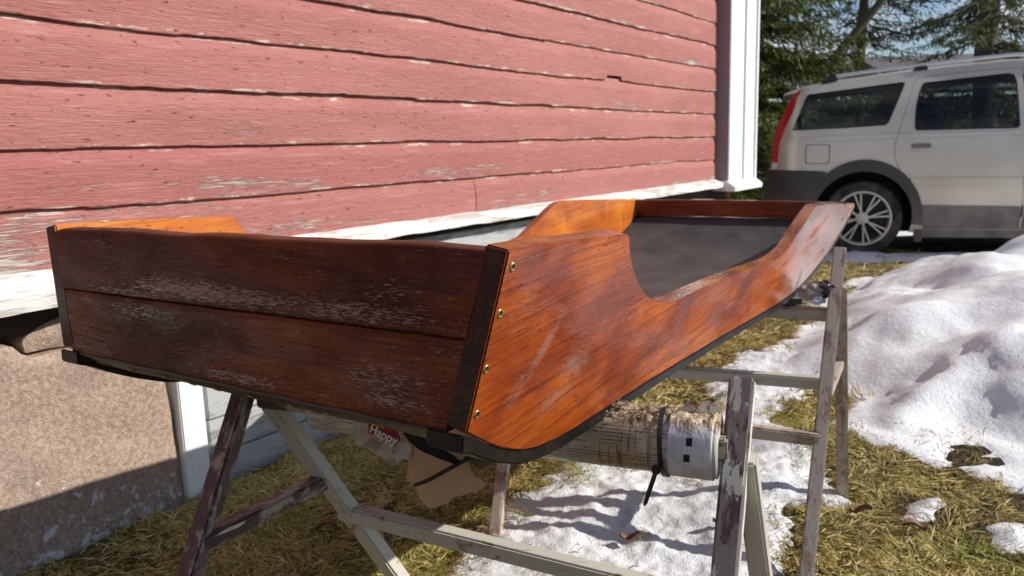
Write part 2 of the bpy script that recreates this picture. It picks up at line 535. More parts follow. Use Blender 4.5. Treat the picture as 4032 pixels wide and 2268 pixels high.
def place_screw(me, p, nrm, parent):
    d, x, y = frame(nrm, V3(0, 0, 1) if abs(nrm[2]) < .9 else V3(1, 0, 0))
    M = Matrix(((x[0], y[0], d[0], p[0]), (x[1], y[1], d[1], p[1]), (x[2], y[2], d[2], p[2]), (0, 0, 0, 1)))
    # keep right-handed
    if M.to_3x3().determinant() < 0:
        for r in range(3): M[r][0] *= -1
    return share('screw', me, M, parent)
for t, z in ((.012, .935), (-.003, .882), (-.018, .818), (-.027, .764)):
    place_screw(scr, SP(t, s_out(t, z), z) + NR * .0002, NR, sideR)
for t, z in ((2.2, .832), (2.215, .80)):
    place_screw(scr, SP(t, s_out(t, z), z) + NR * .0002, NR, sideR)
scw = screw_mesh(.0075, RUSTW, BLACK, 'hull_screw')
for s in (.851, .752, .657, .592, .531, .448, .360, .289, .197):
    t = -.022; z = hullz(t) - .0038
    dz = (hullz(t + .01) - hullz(t - .01)) / .02
    nn = -(A * (-dz) + V3(0, 0, 1)); nn = -V3(*( -A * (-dz) * -1)) if False else (A * dz - V3(0, 0, 1))
    nn /= np.linalg.norm(nn)
    place_screw(scw, SP(t, s, z) + nn * .0006, nn, hull)

# ------------------------------------------------------------------ house
a35 = radians(35); DW = V3(sin(a35), cos(a35), 0); NW = V3(cos(a35), -sin(a35), 0)
P0 = V3(-1.03, 2.40, 0) - .03 * NW
def WP(s, o, z): return P0 + DW * s + NW * o + V3(0, 0, z)
house = thing('house', WP(0, 0, 0), 'old red weatherboard house on a stone footing with white corner board', 'house')

def siding_mat():
    m = MT('red_siding_paint', .62, 0, .35)
    L = m.attr(); x, y, z = m.sep(L)
    v = m.noise(m.map(L, (1.1, 6, 3)), 1, 5, .6, .5)
    c = m.mix(m.rng(v, .3, .7), (.33, .120, .100), (.41, .165, .140))
    per = m.noise(m.comb(0., 0., z), 3.7, 0)
    c = m.mix(m.rng(per, .3, .7, 0, .75), c, (.33, .105, .092))
    g = m.noise(m.map(L, (14, 260, 3)), 1, 4, .6, .3)
    c = m.mix(m.rng(g, .55, .75, 0, .38), c, (.22, .055, .05))
    c = m.mix(m.rng(m.noise(m.map(L, (5, 90, 3), (4, 1, 0)), 1, 4), .52, .72, 0, .35), c, (.56, .29, .26))
    # knocks and nail holes
    kn = m.noise(m.map(L, (22, 75, 2)), 1, 3, .6)
    c = m.mix(m.rng(kn, .655, .72, 0, .75), c, (.15, .036, .032))
    # flaked paint: bare grey-cream wood streaks, mostly near the lower edges of a board
    st = m.noise(m.map(L, (9, 230, 3), (1, 0, 2)), 1, 4, .65, .4)
    blot = m.noise(m.map(L, (1.7, 10, 1.9), (3, 2, 1)), 1, 3, .5, .3)
    low = m.rng(y, .0, .10, 1., 0.)
    dirb = m.rng(z, .5, 1.5, .055, 0.)
    leftb = m.mth('MULTIPLY', m.rng(x, -.7, .5, .07, 0.), m.rng(z, .5, 1.5, 1, 0))
    k = m.mth('ADD', m.mth('MULTIPLY', st, .55), m.mth('MULTIPLY', blot, .62))
    k = m.mth('ADD', k, m.mth('MULTIPLY', low, .085))
    k = m.mth('ADD', k, m.mth('ADD', dirb, leftb))
    pm = m.rng(k, .765, .815)
    wood_c = m.mix(m.noise(m.map(L, (20, 300, 1)), 1, 3), (.33, .28, .24), (.62, .56, .49))
    c = m.mix(pm, c, wood_c)
    chip = m.mth('MULTIPLY', m.rng(m.mth('ABSOLUTE', m.mth('SUBTRACT', y, .005)), .003, .007, 1, 0), m.rng(m.noise(m.map(L, (7, 30, 5), (2, 2, 7)), 1, 5, .7), .52, .60))
    c = m.mix(m.mth('MULTIPLY', chip, .8), c, (.60, .52, .42))
    chip2 = m.mth('MULTIPLY', m.rng(y, .148, .157), m.rng(m.noise(m.map(L, (6, 30, 5), (9, 2, 1)), 1, 5, .7), .54, .62))
    c = m.mix(m.mth('MULTIPLY', chip2, .7), c, (.62, .55, .46))
    dk = m.noise(m.map(L, (55, 420, 3), (5, 5, 1)), 1, 2, .5)
    c = m.mix(m.rng(dk, .66, .72, 0, .65), c, (.14, .035, .03))
    m.set('Base Color', c)
    h = m.mth('ADD', m.mth('MULTIPLY', g, 1.), m.mth('MULTIPLY', m.noise(m.map(L, (30, 110, 1)), 1, 4, .6), .8))
    h = m.mth('SUBTRACT', h, m.mth('ADD', m.mth('MULTIPLY', pm, .6), m.mth('MULTIPLY', m.rng(kn, .64, .72), 1.2)))
    m.bump(h, .8, .005)
    return m.m
SIDING = siding_mat()

def white_paint(name, base=(.80, .81, .80), peel=.45, dirt=(.42, .40, .37)):
    m = MT(name, .55, 0, .4)
    L = m.attr()
    g = m.noise(m.map(L, (9, 130, 130)), 1, 4, .6, .4)
    c = m.mix(m.rng(g, .45, .75, 0, .3), base, tuple(b * .75 for b in base))
    k = m.mth('ADD', m.mth('MULTIPLY', g, .45), m.mth('MULTIPLY', m.noise(m.map(L, (3, 14, 14)), 1, 5, .65), .6))
    pm = m.rng(k, .62 - .1 * peel, .68 - .1 * peel)
    c = m.mix(m.mth('MULTIPLY', pm, min(1, peel * 1.4)), c, dirt)
    m.set('Base Color', c)
    m.bump(m.mth('SUBTRACT', g, m.mth('MULTIPLY', pm, .5)), .5, .003)
    return m.m
WHITE = white_paint('white_paint', peel=.18)
WHITE_OLD = white_paint('white_paint_flaking', (.70, .70, .67), 1.0, (.45, .42, .38))
GREYB = white_paint('grey_white_boards', (.40, .41, .41), .8, (.22, .215, .21))
DARKGAP = simple('dark_gap', (.03, .022, .018), .9)

# siding courses
Vs, Fs, Ls = [], [], []
BH = .1665; NB = 16; nv = 0
joints = {0: [1.55], 1: [2.22], 2: [-2.2], 3: [2.23], 4: [-1.9], 5: [2.2], 6: [-2.5, 3.4], 7: [2.9]}
for b in range(NB):
    z0 = .772 + BH * b + (.004 if b % 3 == 0 else 0)
    br = [-6.0] + joints.get(b, [(b * 1.7) % 4]) + [4.64]
    for i in range(len(br) - 1):
        sa, sb = br[i] + .0008, br[i + 1] - .0008
        ns = max(4, int((sb - max(sa, -1.5)) / .011)); ss_ = np.linspace(max(sa, -1.5), sb, ns)
        if sa < -1.5: ss_ = np.r_[np.linspace(sa, -1.53, 30), ss_]
        n = len(ss_)
        q = np.c_[ss_ * 2.3, np.full(n, b * 7.7 + i * 3.1), np.zeros(n)]
        dz = .0035 * fbm(q, 4) + .0022 * np.round(1.4 * fbm(q * 1.3 + 5, 2))
        out = .0120 + .0018 * fbm(q * .8 + 9, 3) + .003 * ((i + b) % 2)
        gap = .0022 + .0042 * np.clip(fbm(q * 1.1 + 21, 3), -.5, 1) + .0011 * fbm(q * 9 + 4, 3)
        dz = dz + .0010 * fbm(q * 7 + 60, 3)
        lift = .004 * fbm(q * .5 + 2, 2)
        if b == 4:   # a chip broken out of the lower edge
            dz = np.where((ss_ > 2.84) & (ss_ < 3.03), dz + .022, dz)
        zb = z0 + dz + gap
        cols = [(-.012 * np.ones(n), zb + .003), (out - .002, zb), (out, zb + .0025), (out, z0 + .045 + lift), (out + .0003, z0 + .082 + lift), (out - .0004, z0 + .116 + lift),
                (out * .96, z0 + .1195 + lift), (out * .48, z0 + .142 + lift * .5), (.0, z0 + .164), (-.004 * np.ones(n), z0 + BH + .012)]
        m_ = len(cols)
        for o_, z_ in cols:
            o_ = o_ + np.zeros(n); z_ = z_ + np.zeros(n)
            Vs.append(P0 + ss_[:, None] * DW + np.asarray(o_)[:, None] * NW + np.asarray(z_)[:, None] * V3(0, 0, 1))
            Ls.append(np.c_[ss_ + i * .37, np.asarray(z_) - z0, np.full(n, float(b))])
        for j in range(m_ - 1):
            for k in range(n - 1):
                a = nv + j * n + k
                Fs.append((a, a + 1, a + n + 1, a + n))
        nv += m_ * n
obj('siding', np.concatenate(Vs), np.array(Fs), SIDING, house, loc=np.concatenate(Ls))
edges_smooth(bpy.data.objects['siding'], 17)

def box_obj(name, o0, ex, ey, ez, mat, parent, bevel=.004, seedoff=0., grain=0):
    """box from a corner and three edge vectors; grain = index of the edge the grain follows"""
    V = [o0 + i * ex + j * ey + k * ez for i in (0, 1) for j in (0, 1) for k in (0, 1)]
    F = [(0, 1, 3, 2), (4, 6, 7, 5), (0, 4, 5, 1), (2, 3, 7, 6), (0, 2, 6, 4), (1, 5, 7, 3)]
    o = obj(name, V, F, mat, parent)
    E_ = [e / np.linalg.norm(e) for e in (ex, ey, ez)]
    order = [grain] + [k for k in range(3) if k != grain]
    return finish(o, bevel, lambda Q: np.c_[tuple((Q - o0) @ E_[k] + seedoff for k in order)])

# wall behind, return wall, roof (closes the house)
box_obj('wall_core', WP(-6, -.25, .62), DW * 10.9, NW * .23, V3(0, 0, 2.83), DARKGAP, house, 0)
box_obj('end_wall', WP(4.9, -5.2, .62), DW * .05, NW * 5.2, V3(0, 0, 2.83), simple('end_wall_red', (.36, .10, .085), .7), house, 0)
box_obj('roof', WP(-6.3, -5.6, 3.45), DW * 11.6, NW * 5.9, V3(0, 0, .08), simple('roof_metal', (.10, .10, .11), .5), house, 0)

# sloping water board at the foot of the siding
rows = []
sv = np.r_[np.linspace(-6, -1, 20), np.linspace(-.95, 4.66, 260)]
for s in sv:
    n_ = fbm([[s * 2.7, 1.3, 0]], 4)[0]; n2 = fbm([[s * 9, 7, 0]], 3)[0]
    zt = .788 + .002 * n2; zf = float(np.interp(s, [-1, -.5, -.34, .3, 1.1, 5], [.735, .735, .737, .752, .762, .752])) + .004 * n_; thk = float(np.interp(s, [-.5, .3, 1., 4.6], [.046, .034, .024, .030]))
    rows.append([WP(s, -.01, zt + .004), WP(s, .018, zt - .004), WP(s, .078 + .004 * n_, zf + .002 * n2), WP(s, .082 + .004 * n_, zf - .004),
                 WP(s, .080 + .003 * n2, zf - thk - .004 * n_ + .003 * n2), WP(s, .055, zf - thk - .002), WP(s, -.01, zf - thk + .004)])
V, F = loft(rows, True, True)
finish(obj('water_board', V, F, WHITE_OLD, house), 0, lambda Q: np.c_[(Q - P0) @ DW, Q[:, 2] * 1.0, (Q - P0) @ NW])

# corner board, boxed out
cb_ = thing  # noqa
box_obj('corner_side', WP(4.624, -.02, .745), DW * .006, NW * .122, V3(0, 0, 2.7), white_paint('corner_side_shade', (.27, .225, .24), .2, (.2, .17, .17)), house, 0, 3., 2)  # shaded side of the white board, its shade put into the colour
cbd = box_obj('corner_board', WP(4.63, -.02, .745), DW * .60, NW * .128, V3(0, 0, 2.7), WHITE, house, .006, 3., 2)
for s0, w_ in ((4.93, .035), (5.20, .035)):
    box_obj('corner_batten', WP(s0, .1085, .75), DW * w_, NW * .016, V3(0, 0, 2.68), WHITE, cbd, .003, 5., 2)
# its sill
rows = []
for s, k in ((4.60, 0), (4.615, 1), (5.24, 1), (5.262, 0)):
    rows.append([WP(s, -.02, .775), WP(s, .10 + .012 * k, .770), WP(s, .165 + .01 * k, .725), WP(s, .162 + .01 * k, .690), WP(s, -.02, .695)])
V, F = loft(rows, True, True)
finish(obj('corner_sill', V, F, WHITE, house), .003, lambda Q: np.c_[(Q - P0) @ DW, Q[:, 2], (Q - P0) @ NW])

def granite():
    m = MT('footing_stone', .75, 0, .4)
    L = m.objco()
    n1 = m.noise(L, 75, 5, .75); n2 = m.voro(L, 170); n3 = m.noise(L, 4, 4, .6)
    c = m.ramp(n1, (.30, (.18, .125, .092)), (.47, (.30, .215, .162)), (.62, (.42, .32, .25)))
    c = m.mix(m.rng(n2, .05, .45, .35, 0), c, (.17, .115, .09))
    sp = m.noise(L, 120, 2, .5)
    c = m.mix(m.rng(sp, .68, .73, 0, .6), c, (.62, .53, .47))
    c = m.mix(m.rng(n3, .45, .7, 0, .35), c, (.20, .15, .135))
    # lichen and paint splashes near the ground
    x, y, z = m.sep(L)
    li = m.noise(L, 21, 4, .7, .2); li2 = m.noise(L, 4.5, 3, .6)
    hgt = m.rng(z, .02, .36, .16, -.09, False)
    lm = m.rng(m.mth('ADD', m.mth('ADD', m.mth('MULTIPLY', li, .7), m.mth('MULTIPLY', li2, .32)), hgt), .675, .70)
    c = m.mix(lm, c, (.52, .53, .54))
    m.set('Base Color', c)
    m.bump(m.mth('ADD', n1, m.mth('MULTIPLY', n2, .6)), .45, .006)
    return m.m
GRAN = granite()

def stone(poly, off, depth, seed, mat=GRAN, step=.02):
    """dressed stone: outline in (s,z) on the footing plane, rough face, real depth"""
    poly = np.array(poly, float)
    mn, mx = poly.min(0), poly.max(0)
    xs = np.arange(mn[0] - step, mx[0] + 2 * step, step); zs = np.arange(mn[1] - step, mx[1] + 2 * step, step)
    X, Z = np.meshgrid(xs, zs); G = np.c_[X.ravel(), Z.ravel()]
    d, nr = sdf(G, poly)
    mv = (np.abs(d) < step * .75); G[mv] = nr[mv]; d = np.where(mv, 0, d)
    nx, nz = len(xs), len(zs)
    keep = d >= 0
    o_ = off - .014 * np.exp(-np.maximum(d, 0) / .008) + .010 * fbm(np.c_[G * 5, np.full(len(G), seed)], 4) + .012 * fbm(np.c_[G * 1.7, np.full(len(G), seed + 4)], 2)
    idx = -np.ones(len(G), int); idx[keep] = np.arange(keep.sum())
    Vf = P0 + G[keep, :1] * DW + o_[keep, None] * NW + G[keep, 1:] * V3(0, 0, 1)
    F = []
    for j in range(nz - 1):
        for i in range(nx - 1):
            q = [idx[j * nx + i], idx[j * nx + i + 1], idx[(j + 1) * nx + i + 1], idx[(j + 1) * nx + i]]
            q = [k for k in q if k >= 0]
            if len(q) >= 3: F.append(tuple(q))
    # back face joined through the outline
    bm = bmesh.new(); vs = [bm.verts.new(v) for v in Vf]
    for f in F:
        try: bm.faces.new([vs[k] for k in f])
        except ValueError: pass
    be = [e for e in bm.edges if len(e.link_faces) == 1]
    r = bmesh.ops.extrude_edge_only(bm, edges=be)
    for v in [g for g in r['geom'] if isinstance(g, bmesh.types.BMVert)]: v.co -= Vector(NW) * depth
    bmesh.ops.recalc_face_normals(bm, faces=bm.faces)
    bm.verts.index_update()
    V = [tuple(v.co) for v in bm.verts]; F = [tuple(v.index for v in f.verts) for f in bm.faces]; bm.free()
    o = obj('footing_stone', V, F, mat, house, smooth=True)
    edges_smooth(o, 50)
    return o
stone([(-1.6, -.12), (-.03, -.12), (-.028, .12), (-.03, .22), (-.045, .34), (-.06, .46), (-.09, .54), (-.2, .555), (-.285, .556), (-.35, .56), (-.42, .556), (-.44, .562), (-.47, .60), (-.6, .605), (-1.0, .60), (-1.6, .58)], .02, .25, 1)
stone([(-.425, .566), (-.36, .566), (-.3, .563), (-.2, .566), (-.1, .552), (-.06, .56), (-.04, .66), (-.15, .668), (-.3, .655), (-.38, .632), (-.43, .60)], .012, .25, 3)
stone([(-.86, .612), (-.49, .612), (-.475, .633), (-.5, .645), (-.86, .65)], .0, .25, 5)
stone([(-3.4, -.12), (-1.63, -.12), (-1.63, .6), (-2.2, .62), (-3.4, .61)], .015, .25, 6, step=.05)
stone([(-6, -.12), (-3.44, -.12), (-3.44, .6), (-6, .62)], .01, .25, 7, step=.08)
# timber skirting beside the stone
box_obj('skirting_post', WP(-.022, -.06, -.1), DW * .085, NW * .085, V3(0, 0, .75), WHITE, house, .004, 8., 2)
zc = -.14
for k in range(7):
    hb = .121
    box_obj('skirting_board', WP(.085, -.06 + .004 * (k % 2), zc), DW * 2.25, NW * .062, V3(0, 0, hb - .004), GREYB, house, .003, 11. + k * 1.9, 0)
    zc += hb
box_obj('skirting_back', WP(-.3, -.2, -.1), DW * 5.4, NW * .12, V3(0, 0, .78), DARKGAP, house, 0)
stone([(2.36, -.12), (3.2, -.12), (3.25, .45), (3.1, .60), (2.6, .62), (2.36, .55)], .02, .25, 9, step=.04)
stone([(3.27, -.12), (5.1, -.12), (5.12, .5), (4.6, .63), (4.2, .66), (3.8, .62), (3.3, .5)], .05, .25, 10, step=.04)

# ------------------------------------------------------------------ ground, snow, grass
def gz(P):
    P = np.asarray(P, float)
    r = np.hypot(P[:, 0], P[:, 1])
    return .014 * fbm(P * 2.6, 3) + .045 * ss(r, 3.2, 6.5) + .25 * ss(r, 14, 40) - .012

def ground_mat():
    m = MT('lawn_soil', .95, 0, .2)
    L = m.objco()
    a = m.noise(L, 3.2, 5, .6, .4); b = m.noise(L, 60, 4, .7); c2 = m.noise(m.map(L, (90, 90, 90)), 1, 3, .7, 1.5)
    c = m.ramp(a, (.35, (.030, .020, .012)), (.5, (.11, .078, .030)), (.68, (.17, .125, .042)))
    c = m.mix(m.rng(b, .4, .7, 0, .65), c, (.035, .024, .014))
    c = m.mix(m.rng(c2, .52, .7, 0, .7), c, (.30, .225, .085))
    gr = m.noise(L, 5, 3, .6)
    c = m.mix(m.rng(gr, .55, .7, 0, .35), c, (.07, .095, .018))
    c = m.mix(m.attr('wet', 'Fac'), c, (.022, .016, .011))
    m.set('Base Color', c)
    m.bump(m.mth('ADD', b, c2), .8, .02)
    return m.m
xs = np.r_[np.linspace(-80, -8, 14), np.linspace(-7, -2.2, 20), np.linspace(-2, 6, 330), np.linspace(6.3, 14, 24), np.linspace(16, 90, 16)]
ys = np.r_[np.linspace(-60, -6, 10), np.linspace(-5, .4, 14), np.linspace(.6, 8.5, 320), np.linspace(8.8, 18, 26), np.linspace(20, 110, 18)]
X, Y = np.meshgrid(xs, ys); G = np.c_[X.ravel(), Y.ravel()]
nx, ny = len(xs), len(ys)
I = np.arange(nx * ny).reshape(ny, nx)
F = np.stack([I[:-1, :-1].ravel(), I[:-1, 1:].ravel(), I[1:, 1:].ravel(), I[1:, :-1].ravel()], 1)
GG, GF = G, F

MID = [(-.30, 1.74), (-.18, 2.0), (-.09, 2.30), (.08, 2.52), (.24, 2.68), (.51, 2.80), (.74, 3.05), (.90, 3.42), (1.15, 3.8), (1.37, 3.99), (1.46, 3.61), (1.38, 3.42), (1.16, 3.21), (1.02, 2.93),
       (1.06, 2.67), (1.0, 2.4), (1.02, 2.22), (.94, 2.10), (.80, 2.14), (.70, 1.9), (.62, 1.6), (.5, 1.45), (.2, 1.42), (-.1, 1.5)]
PILE = [(1.16, 3.66), (1.34, 3.4), (1.39, 3.19), (1.26, 2.84), (1.36, 2.66), (1.62, 2.72), (1.72, 2.5), (1.60, 2.36), (1.75, 2.22), (2.3, 2.0), (3.5, 1.9), (6, 2.5), (7.5, 5), (6.4, 6.0), (4.6, 6.1), (3.3, 6.15),
        (2.55, 5.75), (2.2, 5.35), (1.85, 4.7), (1.4, 4.10)]
DARKZ = [(1.24, 2.80), (1.42, 2.42), (1.62, 2.18), (2.15, 2.05), (2.2, 2.35), (1.95, 2.7), (1.5, 2.9)]
SM1 = [(1.16, 2.2), (1.25, 2.22), (1.19, 2.12), (1.12, 2.13)]
SM2 = [(1.3, 2.03), (1.41, 2.07), (1.34, 1.92), (1.25, 1.91)]
BACK = [(2.4, 6.9), (3.6, 6.35), (4.6, 6.3), (4.2, 6.75), (3.3, 7.05), (2.9, 7.4)]
BANK = [(1.9, 7.6), (3.1, 8.6), (6, 8.6), (9, 9), (14, 11), (14, 15), (6, 16), (1.5, 13)]
def mid_d(P):
    d, _ = sdf(P, MID)
    return d + .065 * fbm(P * 2.6 + 3, 4, .6) + .025 * fbm(P * 17 + 3, 3, .7) - .12 * np.clip(fbm(P * 3.3 + 40, 3) - .34, 0, 1) * 3
def pile_d(P):
    d, _ = sdf(P, PILE)
    return d + .10 * fbm(P * 2.1 + 8, 4, .6) + .035 * fbm(P * 13 + 3, 3, .7)
def small_d(P):
    return np.maximum(sdf(P, SM1)[0], sdf(P, SM2)[0]) + .03 * fbm(P * 9, 3)
def back_d(P):
    return np.maximum(sdf(P, BACK)[0] + .10 * fbm(P * 2 + 4, 3), sdf(P, BANK)[0] + .3 * fbm(P * 1.0 + 4, 3))
def snow_any(P):
    return np.maximum.reduce([mid_d(P), pile_d(P), small_d(P), back_d(P)])

wetv = np.maximum(.75 * ss(snow_any(GG), -.16, .0), .85 * ss(sdf(GG, DARKZ)[0] + .12 * fbm(GG * 4, 3), -.05, .08)) * (np.abs(GG[:, 0]) < 9)
tag(obj('ground', np.c_[GG, gz(GG)], GF, ground_mat(), smooth=True, attrs={'wet': wetv}), kind='structure')

def snow_mat(name='old_snow', ca=(.79, .80, .81), cb=(.66, .67, .68), dk=(.56, .50, .47), kd=.35, spk=.715):
    m = MT(name, .55, 0, .4)
    L = m.objco()
    a = m.noise(L, 2.0, 4, .6); b = m.noise(L, 7, 5, .65)
    c = m.mix(m.rng(a, .35, .7), ca, cb)
    c = m.mix(m.rng(b, .50, .72, 0, kd), c, dk)
    sp = m.noise(L, 46, 2, .6, .3)
    c = m.mix(m.rng(sp, spk, spk + .04, 0, .75), c, (.13, .09, .06))
    m.set('Base Color', c)
    h = m.mth('ADD', m.noise(L, 38, 5, .7), m.mth('MULTIPLY', m.noise(L, 160, 3, .6), .5))
    m.bump(h, .6, .012)
    return m.m
SNOW = snow_mat(spk=.69)
ICY = snow_mat('icy_snow', (.70, .71, .72), (.50, .51, .515), (.36, .34, .31), .6, .70)
def snow_obj(name, x0, x1, y0, y1, step, dfun, hfun):
    xs = np.arange(x0, x1, step); ys = np.arange(y0, y1, step)
    X, Y = np.meshgrid(xs, ys); G = np.c_[X.ravel(), Y.ravel()]
    d = dfun(G); z = gz(G) + hfun(G, d)
    nx, ny = len(xs), len(ys); I = np.arange(nx * ny).reshape(ny, nx)
    F = np.stack([I[:-1, :-1].ravel(), I[:-1, 1:].ravel(), I[1:, 1:].ravel(), I[1:, :-1].ravel()], 1)
    F = F[(d[F] > -.035).any(1)]
    u, invx = np.unique(F, return_inverse=True)
    return tag(obj(name, np.c_[G, z][u], invx.reshape(F.shape), ICY if 'p' in name and 'patch' in name or 'crust' in name else SNOW, smooth=True), kind='structure')
def h_thin(G, d):
    return np.where(d > 0, .022 * (1 - np.exp(-np.maximum(d, 0) / .05)) + .011 * np.clip(fbm(G * 9, 5, .6), -1, 1) * ss(d, 0, .08) + .0035 * fbm(G * 42, 2) * ss(d, 0, .05) + .03 * ss(d, .1, .5) * fbm(G * 1.6 + 2, 2), d * .5) + .004
def h_pile(G, d):
    e = np.maximum(d, 0)
    raw = np.maximum(sdf(G, PILE)[0] - .08, 0)
    base = .56 * (1 - np.exp(-raw / 1.25)) * ss(d, 0, .16)
    ridge = .5 * ss(e, .05, .9) * (np.abs(fbm(G * 1.05 + 31, 2)) - .25) * .34
    return np.where(d > 0, base + ridge + .026 * ss(e, 0, .3) * fbm(G * 3.4, 4) + .012 * (1 - np.exp(-e / .05)), d * .5) + .004
snow_obj('snow_patch', -.5, 1.7, 1.2, 4.2, .010, mid_d, h_thin)
snow_obj('snow_pile', .9, 7.8, 1.6, 6.6, .03, pile_d, h_pile)
snow_obj('snow_crust', .95, 1.55, 1.75, 2.4, .012, small_d, h_thin)
snow_obj('snow_field', 1, 15, 5.8, 16.5, .10, back_d, h_thin)

# matted dry grass
def grass_mat():
    m = MT('dry_grass', .75, 0, .25)
    f = m.attr('rnd', 'Fac')
    c = m.ramp(f, (.0, (.10, .060, .026)), (.22, (.32, .22, .08)), (.5, (.66, .52, .20)), (.76, (.84, .72, .37)), (.86, (.38, .37, .08)), (1., (.19, .23, .04)))
    m.set('Base Color', c)
    t = m.node('ShaderNodeBsdfTranslucent'); m.inp(t, 0, c)
    mx = m.node('ShaderNodeMixShader'); m.inp(mx, 0, .35)
    m.t.links.new(m.p.outputs[0], mx.inputs[1]); m.t.links.new(t.outputs[0], mx.inputs[2]); m.t.links.new(mx.outputs[0], m.out.inputs[0])
    return m.m
def scatter(n, x0, x1, y0, y1):
    P = np.c_[rng.uniform(x0, x1, n), rng.uniform(y0, y1, n)]
    behind = (P - P0[:2]) @ NW[:2] < .03
    dens = np.clip(.62 + .6 * fbm(P * 2.4 + 70, 3), .08, 1)
    sn = snow_any(P)
    dens = dens * (1 - .72 * ss(sdf(P, DARKZ)[0] + .12 * fbm(P * 4, 3), -.05, .08))
    ok = ~behind & (rng.random(n) < dens) & ((sn < .0) | ((sn < .05) & (rng.random(n) < .35)) | (rng.random(n) < .004 + .30 * (fbm(P * 5.1 + 55, 3) > .70)))
    return P[ok], sn[ok]
def blades(P, lmin, lmax, wid):
    n = len(P)
    # clumped direction field, blades mostly lying over
    ang = 2.6 * fbm(P * 3.1 + 11, 3) * pi + rng.normal(0, .9, n)
    L = rng.uniform(lmin, lmax, n) * rng.uniform(.6, 1.3, n)
    tilt = np.clip(rng.normal(.30, .25, n), .03, 1.25)
    d = np.c_[np.cos(ang), np.sin(ang)]; pr = np.c_[-d[:, 1], d[:, 0]]
    w = wid * rng.uniform(.6, 1.4, n)
    on = snow_any(P) > .012
    z0 = gz(P) - .004 + rng.uniform(0, .016, n) + .024 * on
    tilt = np.where(on, tilt + .35, tilt); L = np.where(on, L * .8, L)
    def at(k, bend, wk, sgn):
        c = P + d * (L * np.cos(tilt) * k)[:, None] + pr * (bend * L * k * k)[:, None]
        z = z0 + L * np.sin(tilt) * (k - .42 * k * k)
        return np.c_[c + pr * (w * wk * sgn * .5)[:, None], z + w * wk * sgn * rb]
    rb = rng.uniform(-.5, .5, n); bd = rng.normal(0, .22, n)
    V = np.stack([at(0, bd, .8, -1), at(0, bd, .8, 1), at(.5, bd, 1, 1), at(.5, bd, 1, -1), at(1, bd, .12, 1), at(1, bd, .12, -1)], 1).reshape(-1, 3)
    b = (np.arange(n) * 6)[:, None]
    F = np.concatenate([b + np.array([[0, 1, 2, 3]]), b + np.array([[3, 2, 4, 5]])])
    gcl = .5 + .5 * fbm(P * 4.1 + 90, 3)
    r = np.clip(rng.normal(.46, .21, n), 0, .8)
    green = rng.random(n) < .14 + .40 * ss(gcl, .66, .95)
    r = r * (1 - .5 * ss(snow_any(P), -.13, .0))
    r = np.where(green, rng.uniform(.84, 1, n), r)
    return V, F, np.repeat(r, 6)
sets = [blades(scatter(380000, -1.7, 1.9, 1.1, 3.2)[0], .018, .062, .0022), blades(scatter(130000, -.9, 3.6, 3.0, 7.2)[0], .03, .10, .0042)]
V = np.concatenate([s[0] for s in sets]); F = np.concatenate([sets[0][1], sets[1][1] + len(sets[0][0])]); R_ = np.concatenate([s[2] for s in sets])
g = obj('grass', V, F, grass_mat(), attrs={'rnd': R_}); tag(g, 'matted straw coloured winter grass around the snow', 'grass', kind='stuff')

# fallen leaves
LEAF = simple('dead_leaf', (.16, .062, .025), .7)
leaf_spots = [(.30, 2.00, 'dead brown leaf on the snow beside the grass tuft'), (.56, 2.05, 'brown curled leaf lying on snow left of the front trestle post'), (.98, 2.13, 'dark brown leaf at the edge of the snow by the rear trestle foot'),
              (1.08, 2.02, 'brown leaf in the grass right of the rear trestle'), (-.55, 2.12, 'pale brown leaf in the shaded grass by the stone footing'), (1.32, 1.86, 'brown leaf among straw grass at the far right')]
for k, (x, y, lb) in enumerate(leaf_spots):
    a = random.uniform(0, 6.28); zz = float(gz([[x, y]])[0]) + (.045 if mid_d(np.array([[x, y]]))[0] > 0 else .03)
    V, F = [], []
    for i in range(7):
        u = i / 6; w = .016 * sin(pi * min(u * 1.02, 1)) ** .8 + .0006
        for j in (-1, 0, 1):
            px, py = (u - .5) * .06, w * j
            V.append((x + px * cos(a) - py * sin(a), y + px * sin(a) + py * cos(a), zz + .012 * (abs(j)) + .010 * cos(u * 5 + k)))
    for i in range(6):
        for j in range(2): F.append((i * 3 + j, i * 3 + j + 1, i * 3 + j + 4, i * 3 + j + 3))
    tag(obj('fallen_leaf', V, F, LEAF, smooth=True), lb, 'leaf', 'dead leaves on the ground')

